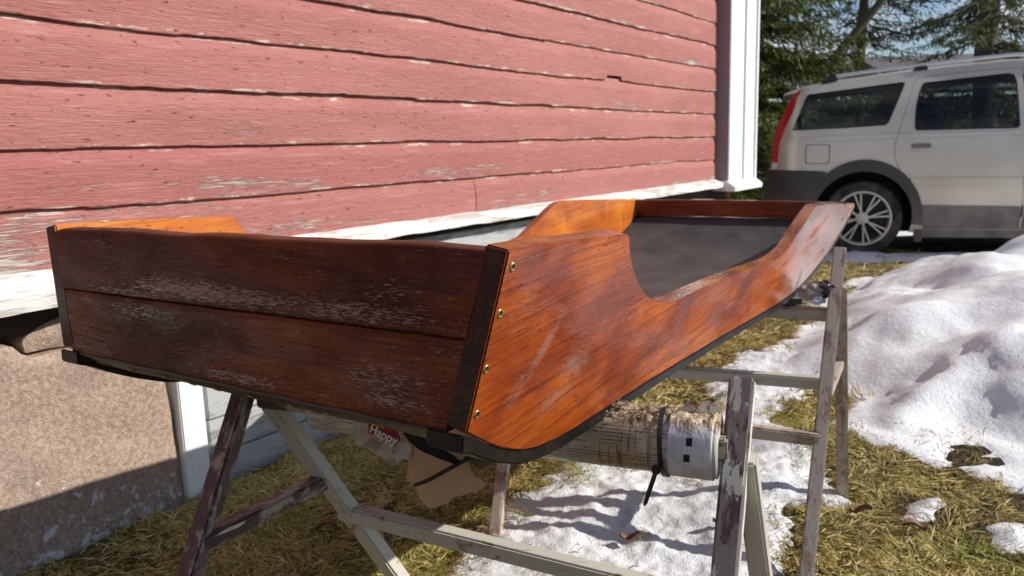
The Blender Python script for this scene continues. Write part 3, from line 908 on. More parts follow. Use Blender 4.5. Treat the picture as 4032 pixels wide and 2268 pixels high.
# ------------------------------------------------------------------ sawhorses
def steel(name, base, primer, kp=.5, splash=.5, seed=0., side=0):
    m = MT(name, .5, 0, .5)
    L = m.map(m.attr(), loc=(seed, seed, seed))
    a = m.noise(m.map(L, (12, 26, 26)), 1, 6, .7, .4)
    c = m.mix(m.rng(a, .62 - .25 * kp, .70 - .25 * kp), base, primer)
    r = m.noise(m.map(L, (24, 40, 40), (4, 4, 4)), 1, 5, .72)
    c = m.mix(m.rng(r, .58, .70, 0, .85), c, (.21, .095, .045))
    sc_ = m.noise(m.map(L, (30, 160, 160), (2, 9, 1), (0, .3, .5)), 1, 3, .6, 1.)
    c = m.mix(m.rng(sc_, .70, .75, 0, .4), c, (.50, .46, .40))
    s1 = m.noise(m.map(L, (10, 24, 24), (8, 3, 2)), 1, 5, .65, .6)
    sm = m.rng(s1, .70 - .2 * splash, .715 - .2 * splash)
    c = m.mix(sm, c, (.62, .57, .47))
    if side:
        x_, y_, z_ = m.sep(m.attr())
        sunlit_face = m.mth('MULTIPLY', m.rng(m.mth('MULTIPLY', m.mth('SUBTRACT', z_, .3 * 1.7), side), .0150, .0175), m.rng(m.noise(m.map(L, (20, 60, 60)), 1, 4, .6), .36, .42))
        c = m.mix(sunlit_face, c, (.66, .61, .51))  # sunlight on the narrow face painted as cream, beyond the plaster splashes
    m.set('Base Color', c)
    m.set('Roughness', m.rng(a, .4, .7, .34, .6))
    m.bump(m.mth('ADD', m.mth('MULTIPLY', sm, .8), m.mth('ADD', r, m.mth('MULTIPLY', sc_, .4))), .5, .0025)
    return m.m
ST_POST = steel('post_steel_splashed_sunlit', (.25, .20, .17), (.085, .048, .042), .42, .72, 2., -1)
ST_GREY = steel('trestle_grey_paint', (.46, .43, .37), (.22, .15, .12), .14, .12, 6.)
ST_DARK = steel('trestle_dark_primer', (.33, .28, .23), (.075, .042, .050), .80, .08, 9.)
ST_REAR = steel('rear_trestle_paint', (.42, .35, .285), (.24, .155, .115), .42, .16, 14.)

fh = thing('sawhorse', (-.1, 1.3, 0), 'steel sawhorse nearest the camera, with a cardboard tube on its beam', 'sawhorse')
TUB = .043
upR = (-.927, .375, 0)
def upv(p0, p1): return (-.927, .375, 0.)
apR = V3(.343, 1.183, .587)
beam('leg', (.214, .902, -.03), (.367, 1.233, .693), .040, .040, ST_POST, fh, upR, .0045, off=.3)
beam('leg', V3(.466, 1.286, -.03) + V3(.006, -.002, 0), apR + V3(.014, -.006, -.005), .034, .034, ST_GREY, fh, upR, .004, off=2.)
beam('leg', (-.666, 1.058, -.03), (-.513, 1.517, .672), .034, .036, ST_DARK, fh, upR, .004, off=4.)
l2a = V3(-.481, 1.50, .594); l2b = V3(-.184, 1.621, 0)
beam('leg', l2b + (l2b - l2a) * .05, l2a, .033, .036, ST_GREY, fh, upR, .004, off=6.)
beam('crossbar', (-.578, 1.323, .387), (-.391, 1.537, .414), .030, .032, ST_DARK, fh, (-.927, .375, 0), .004, off=8.)
q1 = V3(.214, .902, 0) + (V3(.367, 1.233, .693) - V3(.214, .902, 0)) * .45; q2 = V3(.466, 1.286, 0) + (apR - V3(.466, 1.286, 0)) * .5
beam('crossbar', q1, q2, .030, .032, ST_GREY, fh, (-.927, .375, 0), .004, off=10.)
beam('rail', (-.372, 1.563, .333), (.408, 1.238, .272), .034, .034, ST_GREY, fh, (0, 0, 1), .004, off=12.)
beam('beam', V3(-.50, 1.505, .602), (.33, 1.178, .599), .035, .035, ST_DARK, fh, (0, 0, 1), .004, off=14.)

rh = thing('sawhorse', (.5, 2.3, 0), 'rusty steel sawhorse under the bow of the sled, standing in the snow', 'sawhorse')
rb_, rt_ = V3(.700, 1.799, -.03), V3(.952, 2.28, .755)
beam('leg', rb_, rt_, .036, .036, ST_REAR, rh, upR, .004, off=20., open_end=True)
apx = V3(.922, 2.222, .655)
beam('leg', (1.0, 2.296, -.04), apx + V3(.012, 0, .0), .034, .034, ST_REAR, rh, upR, .004, off=22.)
apL = V3(.02, 2.585, .585)
beam('leg', (-.074, 2.053, -.03), apL + V3(.03, .05, .06), .033, .033, ST_REAR, rh, upR, .004, off=24.)
beam('leg', (.12, 2.86, -.03), apL, .033, .033, ST_REAR, rh, upR, .004, off=26.)
beam('crossbar', (.829, 2.045, .386), (.953, 2.25, .425), .026, .028, ST_REAR, rh, upR, .003, off=28.)
beam('crossbar', (-.035, 2.27, .26), (.08, 2.76, .26), .026, .028, ST_REAR, rh, upR, .003, off=29.)
beam('rail', (.888, 2.145, .392), (-.03, 2.52, .392), .034, .034, ST_GREY, rh, (0, 0, 1), .004, off=31.)
beam('rail', (.80, 1.99, .29), (-.03, 2.24, .335), .033, .033, ST_REAR, rh, (0, 0, 1), .004, off=33.)
beam('beam', (.915, 2.21, .575), apL + V3(0, 0, .0), .036, .036, ST_REAR, rh, (0, 0, 1), .004, off=35.)

# ------------------------------------------------------------------ tube, padding, ties
def tube_mat():
    m = MT('printed_paper_tube', .55, 0, .4)
    L = m.attr(); x, an, r = m.sep(L)     # along (m, from the post end), angle arc (m), -
    c = m.mix(m.noise(m.map(L, (8, 20, 1)), 1, 4), (.42, .405, .38), (.64, .61, .57))
    # soaked, yellowed stretch
    st = m.noise(m.map(L, (12, 9, 1), (1, 2, 0)), 1, 5, .65, .8)
    band = m.mth('MULTIPLY', m.rng(x, .075, .12), m.rng(x, .19, .24, 1, 0))
    c = m.mix(m.mth('MULTIPLY', m.rng(st, .22, .52), m.mth('ADD', m.mth('MULTIPLY', band, .75), .25)), c, (.36, .285, .175))
    # varnish runs
    rn = m.noise(m.map(L, (95, 7, 1), (5, 2, 0)), 1, 3, .6, .4)
    c = m.mix(m.mth('MULTIPLY', m.rng(rn, .54, .62), m.mth('MULTIPLY', band, .9)), c, (.17, .075, .02))
    wrn = m.noise(m.map(L, (70, 6, 1), (15, 2, 0)), 1, 3, .6, .4)
    c = m.mix(m.mth('MULTIPLY', m.rng(wrn, .62, .70), .6), c, (.70, .74, .82))
    # small print: rows of unreadable text
    row = m.mth('FRACT', m.mth('MULTIPLY', an, 260.))
    rowid = m.mth('FLOOR', m.mth('MULTIPLY', an, 260.))
    wd = m.noise(m.comb(m.mth('MULTIPLY', x, 420.), m.mth('MULTIPLY', rowid, 7.3), 0.), 1, 2, .6)
    para = m.noise(m.comb(m.mth('MULTIPLY', x, 14.), m.mth('MULTIPLY', rowid, .35), 4.), 1, 1)
    ink = m.mth('MULTIPLY', m.mth('MULTIPLY', m.rng(row, .25, .4), m.rng(row, .72, .85, 1, 0)), m.mth('MULTIPLY', m.rng(wd, .42, .50), m.rng(para, .42, .46)))
    zone = m.mth('MULTIPLY', m.rng(an, .020, .024), m.rng(an, .074, .078, 1, 0))
    zone = m.mth('MULTIPLY', zone, m.rng(x, .07, .074))
    c = m.mix(m.mth('MULTIPLY', m.mth('MULTIPLY', ink, zone), .8), c, (.05, .05, .055))
    # line drawings below the text: flattened rings
    for cx, cy, rx in ((.105, .012, .030), (.155, .010, .032), (.200, .013, .022)):
        d = m.mth('SQRT', m.mth('ADD', m.mth('POWER', m.mth('DIVIDE', m.mth('SUBTRACT', x, cx), rx), 2.), m.mth('POWER', m.mth('DIVIDE', m.mth('SUBTRACT', an, cy), .0105), 2.)))
        ring = m.mth('MULTIPLY', m.rng(d, .90, .94), m.rng(d, 1.0, 1.04, 1, 0))
        ring2 = m.mth('MULTIPLY', m.rng(d, .68, .71), m.rng(d, .74, .77, 1, 0))
        c = m.mix(m.mth('MULTIPLY', m.mth('MAXIMUM', ring, ring2), .55), c, (.10, .11, .13))
    wedge = m.mth('MULTIPLY', m.rng(x, .212, .214), m.rng(m.mth('ADD', an, m.mth('MULTIPLY', x, .35)), .100, .102, 1, 0))
    c = m.mix(m.mth('MULTIPLY', m.mth('MULTIPLY', wedge, m.rng(m.mth('ADD', an, m.mth('MULTIPLY', x, .35)), .092, .0935)), .8), c, (.08, .08, .085))
    # fibrous torn top
    fb = m.noise(m.map(L, (90, 60, 1)), 1, 4, .7, .8)
    top = m.rng(m.mth('ADD', an, m.mth('MULTIPLY', m.noise(m.map(L, (26, 30, 1)), 1, 4, .6), .030)), .092, .100)
    tc = m.ramp(fb, (.35, (.06, .038, .022)), (.5, (.30, .215, .13)), (.65, (.60, .50, .36)))
    tdk = m.rng(m.noise(m.map(L, (22, 16, 1), (3, 3, 0)), 1, 3), .45, .6)
    tc = m.mix(m.mth('MULTIPLY', m.mth('MULTIPLY', tdk, band), .8), tc, (.045, .022, .012))
    c = m.mix(top, c, tc)
    m.set('Base Color', c)
    m.set('Roughness', m.rng(st, .3, .7, .3, .6))
    m.bump(m.mth('ADD', m.mth('MULTIPLY', st, .6), m.mth('MULTIPLY', m.mth('MULTIPLY', fb, top), 1.6)), .5, .004)
    return m.m
tR = V3(.318, 1.183, .599); tL = V3(-.40, 1.466, .602)
tube_o = thing('cardboard_tube', tR, 'stained paper covered cardboard tube padding the front sawhorse beam', 'tube')
def cyl_rows(x0, x1, rad, n, seed, rough_top, s0=0.0):
    d = (tL - tR) / np.linalg.norm(tL - tR); f0 = np.cross(d, V3(0, 0, 1)); f0 /= np.linalg.norm(f0)   # points towards the camera or away
    if f0[1] > 0: f0 = -f0
    rows, locs = [], []
    na = 72
    for i in range(n + 1):
        u = x0 + (x1 - x0) * i / n
        a = np.linspace(-pi, pi, na, endpoint=False)
        q = np.c_[np.full(na, u * 40 + seed), np.cos(a) * 2.2, np.sin(a) * 2.2]
        rr = rad * (1 + .012 * fbm(q * .5, 2))
        if rough_top:
            tp = ss(np.sin(a), .62, .92)
            rr = rr + tp * (.004 * fbm(q * 2.2, 4) + .002) - .006 * ss(np.sin(a), .9, 1.0)
        rows.append(tR + d * u + rr[:, None] * (np.cos(a)[:, None] * f0 + np.sin(a)[:, None] * V3(0, 0, 1)))
        arc = (a + pi / 2) * .0335          # 0 at the bottom, grows up the visible front
        locs.append(np.c_[np.full(na, u), arc, np.full(na, 0.)])
    return rows, locs
rows, locs = cyl_rows(.0, .74, .0505, 180, 1, True)
V, F = loft(rows, True, True)
tb = obj('tube_body', V, F, tube_mat(), tube_o, smooth=True, loc=np.concatenate(locs))

def sleeve_mat():
    m = MT('white_paper_sleeve', .7, 0, .3)
    L = m.attr(); x, an, r = m.sep(L)
    a = m.noise(m.map(L, (18, 22, 1)), 1, 5, .65, .4)
    c = m.mix(m.rng(a, .35, .65), (.44, .45, .48), (.68, .67, .67))
    w = m.noise(m.map(L, (40, 10, 1), (4, 4, 0)), 1, 4)
    c = m.mix(m.rng(w, .52, .66, 0, .5), c, (.33, .36, .41))
    for cx, cy in ((.040, .066), (.043, .050)):
        sq = m.mth('MULTIPLY', m.mth('LESS_THAN', m.mth('ABSOLUTE', m.mth('SUBTRACT', x, cx)), .0048), m.mth('LESS_THAN', m.mth('ABSOLUTE', m.mth('SUBTRACT', an, cy)), .0040))
        c = m.mix(sq, c, (.012, .012, .013))
    fb = m.noise(m.map(L, (100, 70, 1)), 1, 4, .7, .8)
    top = m.rng(m.mth('ADD', an, m.mth('MULTIPLY', m.noise(m.map(L, (30, 30, 1)), 1, 4, .6), .034)), .092, .102)
    c = m.mix(top, c, m.ramp(fb, (.35, (.16, .11, .07)), (.5, (.46, .37, .25)), (.65, (.70, .62, .48))))
    m.set('Base Color', c)
    m.bump(m.mth('ADD', a, m.mth('MULTIPLY', fb, top)), .7, .005)
    return m.m
rows, locs = cyl_rows(.006, .074, .0535, 24, 7, True)
V, F = loft(rows, True, True)
obj('paper_sleeve', V, F, sleeve_mat(), tube_o, smooth=True, loc=np.concatenate(locs))
# torn flaps standing up on the tube
FLAPM = simple('torn_card_edge', (.33, .29, .24), .85)
def flap(name, pts, thick, mat, parent, nrm, seed=0):
    """torn sheet: outline of 3D points, thickness along nrm, edges roughened"""
    P = []
    for i in range(len(pts)):
        a, b = V3(*pts[i]), V3(*pts[(i + 1) % len(pts)])
        k = max(1, int(np.linalg.norm(b - a) / .004))
        for j in range(k): P.append(a + (b - a) * j / k)
    P = np.array(P); P += .0022 * np.c_[vn(P * 260 + seed), vn(P * 260 + seed + 50), vn(P * 260 + seed + 90)]
    n = len(P); nrm = V3(*nrm) / np.linalg.norm(nrm)
    V = np.r_[P, P - nrm * thick]
    F = [tuple(range(n)), tuple(range(2 * n - 1, n - 1, -1))] + [(k, k + n, (k + 1) % n + n, (k + 1) % n) for k in range(n)]
    return finish(obj(name, V, F, mat, parent), 0, lambda Q: Q)
dT = (tL - tR) / np.linalg.norm(tL - tR)
def tt(u, h, f): return tR + dT * u + V3(0, 0, h) + f * V3(-.375, -.927, 0)
flap('torn_flap', [tt(.0, .052, -.01), tt(.004, .060, -.012), tt(.010, .066, -.02), tt(.018, .060, -.02), tt(.026, .067, -.018), tt(.034, .060, -.01), tt(.03, .052, -.006)], .002, FLAPM, tube_o, (-.3, -.9, .3), 3)
flap('torn_flap', [tt(.036, .050, -.006), tt(.05, .066, -.014), tt(.055, .060, -.014), tt(.07, .052, -.005)], .002, FLAPM, tube_o, (-.2, -.9, .4), 8)
flap('torn_flap', [tt(.355, -.045, .012), tt(.35, -.066, .016), tt(.362, -.072, .016), tt(.374, -.05, .012)], .001, simple('tissue_scrap', (.62, .62, .58), .9), tube_o, (-.3, -.9, 0), 12)
# loose fibres along the crushed top
FV, FF = [], []
for k in range(260):
    u = random.uniform(.01, .30); a = random.uniform(.9, 2.1)
    base = tR + dT * u + .0515 * (cos(a) * V3(-.375, -.927, 0) * 1 + sin(a) * V3(0, 0, 1))
    e = base + V3(random.gauss(0, .008), random.gauss(0, .006), abs(random.gauss(.003, .004)))
    m_ = (base + e) / 2 + V3(random.gauss(0, .003), 0, .003)
    FV.append(tube([base, m_, e], [.0006, .0005, .0003], 4))
V, F = join(FV)
obj('fibres', V, F, simple('paper_fibre', (.50, .40, .27), .9), tube_o, smooth=True)

ZIP = MT('zip_tie_black', .4, 0, .5); ZIP.set('Base Color', (.008, .008, .009)); ZIP.bump(ZIP.noise(ZIP.objco(), 900, 2), .6, .002); ZIP = ZIP.m
z1 = thing('zip_tie', tR + dT * .082, 'black zip tie looped round the cardboard tube with its tail pointing down', 'zip tie')
def strap(pts, nrms, w, th, axis):
    rows = []
    for p, n_ in zip(pts, nrms):
        p = V3(*p); n_ = V3(*n_)
        rows.append([p - axis * w / 2, p + axis * w / 2, p + axis * w / 2 + n_ * th, p - axis * w / 2 + n_ * th])
    return rows
f0 = V3(-.375, -.927, 0)
pts, nn_ = [], []
for a in np.linspace(-pi, pi, 49):
    r = V3(0, 0, 1) * sin(a) + f0 * cos(a)
    pts.append(tR + dT * (.083 + .004 * sin(a * 1)) + r * .0548); nn_.append(r)
V, F = loft(strap(pts, nn_, .0075, .0018, dT), True)
finish(obj('loop', V, F, ZIP, z1), 0)
hd = tR + dT * .088 + f0 * .050 + V3(0, 0, -.028)
box_obj('head', hd - dT * .006 - V3(0, 0, .006), dT * .013, V3(0, 0, 1) * .013, f0 * .010, ZIP, z1, .002)
tail = [hd + f0 * .006, hd + f0 * .009 + V3(0, 0, -.014) + dT * .004, hd + f0 * .012 + V3(0, 0, -.034) + dT * .010, hd + f0 * .013 + V3(0, 0, -.052) + dT * .015, hd + f0 * .013 + V3(0, 0, -.058) + dT * .017]
rows = []
for p, w in zip(tail, (.0075, .0075, .0075, .0068, .0025)):
    rows.append([p - dT * w / 2, p + dT * w / 2, p + dT * w / 2 + f0 * .0018, p - dT * w / 2 + f0 * .0018])
V, F = loft(rows, True, True)
finish(obj('tail', V, F, ZIP, z1), .0003, None, 60)

# torn flattened carton hanging under the sled
EX, EY, CP, CN = V3(.949, -.316, 0), V3(.095, .286, .953), V3(-.26, 1.237, .599), V3(-.302, -.905, .302)
def CC(x, y, d=0.): return CP + EX * x + EY * y + CN * (d - 1.2 * (x - .09) ** 2)
def card_mat():
    m = MT('corrugated_card', .85, 0, .2)
    L = m.map(m.objco(), rot=(0, .35, .3))
    w = m.wave(m.map(m.attr(), (1, 1, 1)), 62, .4, 1, 1, 'X')
    a = m.noise(m.objco(), 30, 4, .6)
    c = m.mix(a, (.58, .40, .25), (.74, .54, .36))
    c = m.mix(m.rng(w, .7, 1., 0, .22), c, (.34, .22, .12))
    m.set('Base Color', c); m.bump(m.mth('ADD', m.mth('MULTIPLY', w, .5), a), .4, .002)
    return m.m
CARD = card_mat()
carton = thing('torn_cardboard', CP, 'torn brown corrugated carton with a red printed label hanging under the sled', 'cardboard')
def card_poly(name, poly, mat, parent, thick=.004, d0=0., jag=.0022, seed=0, fold=None):
    P = []
    for i in range(len(poly)):
        a, b = np.array(poly[i]), np.array(poly[(i + 1) % len(poly)])
        k = max(1, int(np.linalg.norm(b - a) / .003))
        for j in range(k): P.append(a + (b - a) * j / k)
    P = np.array(P)
    P = P + jag * np.c_[fbm(np.c_[P * 190, np.full(len(P), seed)], 2), fbm(np.c_[P * 190, np.full(len(P), seed + 31)], 2)]
    def dep(x, y):
        d = d0 + .003 * math.sin(x * 60) + .004 * fbm([[x * 18, y * 18, 0]], 2)[0]
        if fold: d += fold(x, y)
        return d
    # fill with a fine grid so that it can bend
    st = .006
    mn, mx = P.min(0), P.max(0)
    xs = np.arange(mn[0] - st, mx[0] + 2 * st, st); ys = np.arange(mn[1] - st, mx[1] + 2 * st, st)
    X, Y = np.meshgrid(xs, ys); G = np.c_[X.ravel(), Y.ravel()]
    dd, nr = sdf(G, P); mv = np.abs(dd) < st * .75
    G[mv] = nr[mv]; dd[mv] = 0
    keep = dd >= 0; idx = -np.ones(len(G), int); idx[keep] = np.arange(keep.sum())
    Vv = [CC(x, y, dep(x, y)) for x, y in G[keep]]
    bm = bmesh.new(); vs = [bm.verts.new(v) for v in Vv]; nx = len(xs)
    for j in range(len(ys) - 1):
        for i in range(nx - 1):
            q = [idx[j * nx + i], idx[j * nx + i + 1], idx[(j + 1) * nx + i + 1], idx[(j + 1) * nx + i]]
            q = [vs[k] for k in q if k >= 0]
            if len(q) >= 3:
                try: bm.faces.new(q)
                except ValueError: pass
    r = bmesh.ops.solidify(bm, geom=bm.faces[:], thickness=thick)
    bmesh.ops.recalc_face_normals(bm, faces=bm.faces); bm.verts.index_update()
    V = [tuple(v.co) for v in bm.verts]; F = [tuple(v.index for v in f.verts) for f in bm.faces]; bm.free()
    o = obj(name, V, F, mat, parent)
    return finish(o, 0, lambda Q: np.c_[(Q - CP) @ EX * .93 - (Q - CP) @ EY * .37, (Q - CP) @ EX * .37 + (Q - CP) @ EY * .93, (Q - CP) @ CN])
WHC = MT('white_carton_face', .8); WHC.set('Base Color', WHC.mix(WHC.rng(WHC.noise(WHC.objco(), 40, 4), .45, .65), (.60, .57, .52), (.42, .33, .24))); WHC = WHC.m
card_poly('brown_panel', [(.055, .06), (.062, .041), (.079, .022), (.101, .004), (.102, -.009), (.095, -.018), (.095, -.033), (.089, -.051), (.100, -.050), (.112, -.059), (.115, -.075), (.129, -.091), (.142, -.086), (.157, -.077), (.154, -.071), (.168, -.070), (.182, -.063), (.195, -.060), (.209, -.054), (.215, -.044), (.205, -.036), (.194, -.031), (.19, -.014), (.18, .003), (.165, .05), (.117, .10)],
          CARD, carton, seed=2, fold=lambda x, y: -.10 * max(0, (-.045 - y + .42 * (x - .12))) * 4 + .15 * max(0, .09 - x))
wp = card_poly('white_panel', [(-.025, .09), (-.025, .051), (-.015, .03), (-.027, .005), (-.014, .016), (-.0, -.005), (.011, -.001), (.027, -.009), (.038, -.010), (.056, -.015), (.063, -.029), (.075, -.023), (.080, -.013), (.095, -.016), (.100, -.006), (.098, .004), (.079, .020), (.062, .037), (.055, .09)],
               WHC, carton, d0=.004, seed=7, jag=.0035)
RED = simple('red_print', (.50, .055, .045), .7)
lab = card_poly('red_label', [(.017, .060), (.060, .0450), (.079, .0165), (.078, .0115), (.061, .0105), (.040, .0155), (.019, .021)], RED, wp, thick=.0006, d0=.0056, jag=.0006, seed=9)
cu = bpy.data.curves.new('happy', 'FONT'); cu.body = 'Happy'; cu.size = .0205; cu.extrude = .0002; cu.offset = .0004
tmp = bpy.data.objects.new('tmp_text', cu); COL.objects.link(tmp)
bpy.context.view_layer.update()
tm = bpy.data.meshes.new_from_object(tmp.evaluated_get(bpy.context.evaluated_depsgraph_get()))
bpy.data.objects.remove(tmp)
co = np.zeros(len(tm.vertices) * 3); tm.vertices.foreach_get('co', co); co = co.reshape(-1, 3)
ca, sa = cos(radians(-19)), sin(radians(-19))
TV = []
for x, y, z in co:
    X_ = .0215 + x * ca - y * sa; Y_ = .0235 + x * sa + y * ca
    TV.append(CC(X_, Y_, .0075 + .003 * math.sin(X_ * 60) + .004 * fbm([[X_ * 18, Y_ * 18, 0]], 2)[0] + z))
obj('label_text', TV, [tuple(p.vertices) for p in tm.polygons], simple('white_print', (.75, .72, .70), .7), wp)
card_poly('dark_slot', [(.072, .037), (.091, .036), (.115, .025), (.181, -.01), (.173, -.017), (.108, .005), (.092, .015)], BLACK, carton, thick=.0008, d0=.0045, jag=.001, seed=13,
          fold=lambda x, y: -.10 * max(0, (-.045 - y + .42 * (x - .12))) * 4 + .15 * max(0, .09 - x))
z2 = thing('zip_tie', CC(.20, -.0, .03), 'black zip tie end sticking out in front of the torn cardboard', 'zip tie')
V, F = tube([CC(.232, .018, -.01), CC(.205, .002, .022), CC(.146, -.037, .030), CC(.135, -.043, .030), CC(.121, -.049, .030), CC(.118, -.0505, .030)], [.0034, .0034, .0034, .0032, .0028, .0012], 8)
finish(obj('tail', V, F, ZIP, z2), 0)
# clump of torn paper where the tube meets the sled
V, F = tube([CC(.19, .0, .01), CC(.21, -.012, .0), CC(.222, -.004, -.01), CC(.214, .01, -.01)], [.006, .009, .008, .004], 7)
V = V + .003 * np.c_[vn(V * 190), vn(V * 190 + 7), vn(V * 190 + 19)]
obj('torn_edge', V, F, simple('dark_torn_card', (.10, .07, .045), .9), carton, smooth=True)

# cloth and plastic padding on the rear beam
pad = thing('padding_bundle', (.885, 2.24, .66), 'crumpled plastic and cloth padding on the rear sawhorse beam beside the bow', 'padding')
def crumple(name, c, r, mat, seed, k=.35):
    bm = bmesh.new(); bmesh.ops.create_icosphere(bm, subdivisions=4, radius=1)
    P = np.array([v.co for v in bm.verts]); d = 1 + k * fbm(P * 1.9 + seed, 4)
    Vv = V3(*c) + P * d[:, None] * V3(*r)
    F = [tuple(v.index for v in f.verts) for f in bm.faces]; bm.free()
    return obj(name, Vv, F, mat, pad, smooth=True)
crumple('cloth', (.868, 2.238, .640), (.045, .036, .024), simple('grey_rag', (.30, .29, .27), .9), 3)
crumple('plastic_wrap', (.895, 2.23, .648), (.030, .032, .022), simple('black_wrap', (.02, .02, .024), .25), 9)
crumple('plastic_bag', (.868, 2.215, .618), (.020, .020, .014), simple('pale_plastic', (.55, .63, .70), .2), 15)
crumple('cloth', (.72, 2.30, .606), (.16, .045, .020), simple('rag_dark', (.12, .10, .09), .9), 21, .2)

# ------------------------------------------------------------------ car
thc = radians(18); CF = V3(cos(thc), -sin(thc), 0); CNO = V3(-sin(thc), -cos(thc), 0); CO = V3(3.087, 6.883, .37)
def CWp(x, y, z): return CO + CF * x + CNO * y + V3(0, 0, z)
def ylat(x, z):
    x = np.asarray(x, float); z = np.asarray(z, float)
    zz = np.minimum(z, .72)
    y = -.010 - .16 * (zz - .30) ** 2 - .020 * ss(z, .68, .725)
    y = y - np.where(z > .72, .33 * (z - .72) + .28 * (z - .72) ** 2, 0)
    y = y - .13 * np.clip((-.45 - x) / .4, 0, 2) ** 2.2 - .42 * np.clip((x - 2.85) / .65, 0, 2) ** 2.2
    return y
def CS(x, z, off=0., far=False):
    y = ylat(x, z) + off
    if far: y = -1.80 - y
    return CO + np.asarray(x, float)[..., None] * CF + np.asarray(y)[..., None] * CNO + np.asarray(z, float)[..., None] * V3(0, 0, 1)
car = thing('estate_car', CWp(1.2, -.9, -.32), 'silver estate car with roof rails and dark lower cladding parked beyond the snow heap', 'car')
CARP = MT('silver_car_paint', .30, .35, .5)
_n = CARP.noise(CARP.objco(), 3, 4); _d = CARP.sep(CARP.objco())[2]
_c = CARP.mix(CARP.rng(_n, .3, .7), (.55, .49, .415), (.61, .55, .475))
_c = CARP.mix(CARP.mth('MULTIPLY', CARP.rng(_d, .05, .55, .55, 0.), CARP.rng(CARP.noise(CARP.objco(), 7, 4), .3, .6, .5, 1)), _c, (.29, .255, .22))
CARP.set('Base Color', _c); CARP.set('Coat Weight', .6); CARP.set('Coat Roughness', .08); CARP = CARP.m
CLAD = MT('dark_cladding', .6, 0, .4)
_z = CLAD.sep(CLAD.objco())[2]
CLAD.set('Base Color', CLAD.mix(CLAD.mth('MULTIPLY', CLAD.rng(_z, .15, .7, .8, .1), CLAD.rng(CLAD.noise(CLAD.objco(), 5, 4), .3, .65, .4, 1.)), (.045, .044, .046), (.19, .16, .135))); CLAD = CLAD.m
TYRE = MT('tyre_rubber', .8, 0, .3); TYRE.set('Base Color', TYRE.mix(TYRE.rng(TYRE.noise(TYRE.objco(), 9, 4), .4, .65), (.022, .021, .02), (.075, .065, .055))); TYRE = TYRE.m
RIM = simple('alloy_rim', (.52, .50, .47), .38, .55)
REDL = MT('tail_lamp_red', .15); REDL.set('Base Color', (.45, .015, .015)); REDL.set('Coat Weight', 1.); REDL = REDL.m
GLASS = MT('tinted_glass', .03)
def _glass():
    g = GLASS; g.set('Base Color', (.012, .016, .016))
    t = g.node('ShaderNodeBsdfTransparent'); g.inp(t, 0, (.52, .60, .58))
    mx = g.node('ShaderNodeMixShader'); g.inp(mx, 0, .34)
    g.t.links.new(t.outputs[0], mx.inputs[1]); g.t.links.new(g.p.outputs[0], mx.inputs[2]); g.t.links.new(mx.outputs[0], g.out.inputs[0])
    g.set('Coat Weight', 1.); g.set('Coat Roughness', .01)
    return g.m
GLASS = _glass()

def circ(cx, cz, r, n=40, a0=0, a1=2 * pi, rx=None):
    return [(cx + (rx or r) * cos(a), cz + r * sin(a)) for a in np.linspace(a0, a1, n, endpoint=a1 - a0 < 6.2)]
def panel(name, outer, holes, mat, parent, off=0., step=.022, thick=0., far=False, smooth=True):
    outer = np.array(outer, float); mn, mx = outer.min(0), outer.max(0)
    xs = np.arange(mn[0] - step, mx[0] + 2 * step, step); zs = np.arange(mn[1] - step, mx[1] + 2 * step, step)
    X, Z = np.meshgrid(xs, zs); G = np.c_[X.ravel(), Z.ravel()]
    polys = [outer] + [np.array(h, float) for h in holes]
    D = [sdf(G, p) for p in polys]
    best = np.argmin(np.stack([np.abs(d) for d, _ in D]), 0)
    sgn = np.stack([d if k == 0 else -d for k, (d, _) in enumerate(D)])
    G2 = G.copy(); onb = np.zeros(len(G), bool)
    for k, (d, nr) in enumerate(D):
        mv = (best == k) & (np.abs(d) < step * .71); G2[mv] = nr[mv]; onb |= mv
    ok = (sgn.min(0) > 0) | onb
    idx = -np.ones(len(G), int); idx[ok] = np.arange(ok.sum())
    nx = len(xs); F = []
    for j in range(len(zs) - 1):
        for i in range(nx - 1):
            q = [j * nx + i, j * nx + i + 1, (j + 1) * nx + i + 1, (j + 1) * nx + i]
            q = [k for k in q if ok[k]]
            if len(q) < 3: continue
            if all(onb[k] for k in q):
                c = G2[q].mean(0)[None]
                if any((sdf(c, p)[0][0] < 0) if k == 0 else (sdf(c, p)[0][0] > 0) for k, p in enumerate(polys)): continue
            F.append(tuple(idx[k] for k in q))
    P = G2[ok]; V = CS(P[:, 0], P[:, 1], off, far)
    bm = bmesh.new(); vs = [bm.verts.new(v) for v in V]
    for f in F:
        try: bm.faces.new([vs[k] for k in f])
        except ValueError: pass
    bmesh.ops.remove_doubles(bm, verts=bm.verts, dist=step * .22)
    bmesh.ops.dissolve_degenerate(bm, edges=bm.edges, dist=step * .05)
    bmesh.ops.recalc_face_normals(bm, faces=bm.faces); bm.verts.index_update()
    V = [tuple(v.co) for v in bm.verts]; F = [tuple(v.index for v in f.verts) for f in bm.faces]; bm.free()
    if thick:
        bm = bmesh.new(); vs = [bm.verts.new(v) for v in V]
        for f in F:
            try: bm.faces.new([vs[k] for k in f])
            except ValueError: pass
        be = [e for e in bm.edges if len(e.link_faces) == 1]
        r = bmesh.ops.extrude_edge_only(bm, edges=be)
        for v in [g_ for g_ in r['geom'] if isinstance(g_, bmesh.types.BMVert)]: v.co -= Vector(CNO) * thick * (-1 if far else 1)
        bmesh.ops.recalc_face_normals(bm, faces=bm.faces); bm.verts.index_update()
        V = [tuple(v.co) for v in bm.verts]; F = [tuple(v.index for v in f.verts) for f in bm.faces]; bm.free()
    o = obj(name, V, F, mat, parent, smooth=smooth)
    if thick: edges_smooth(o, 45)
    return o
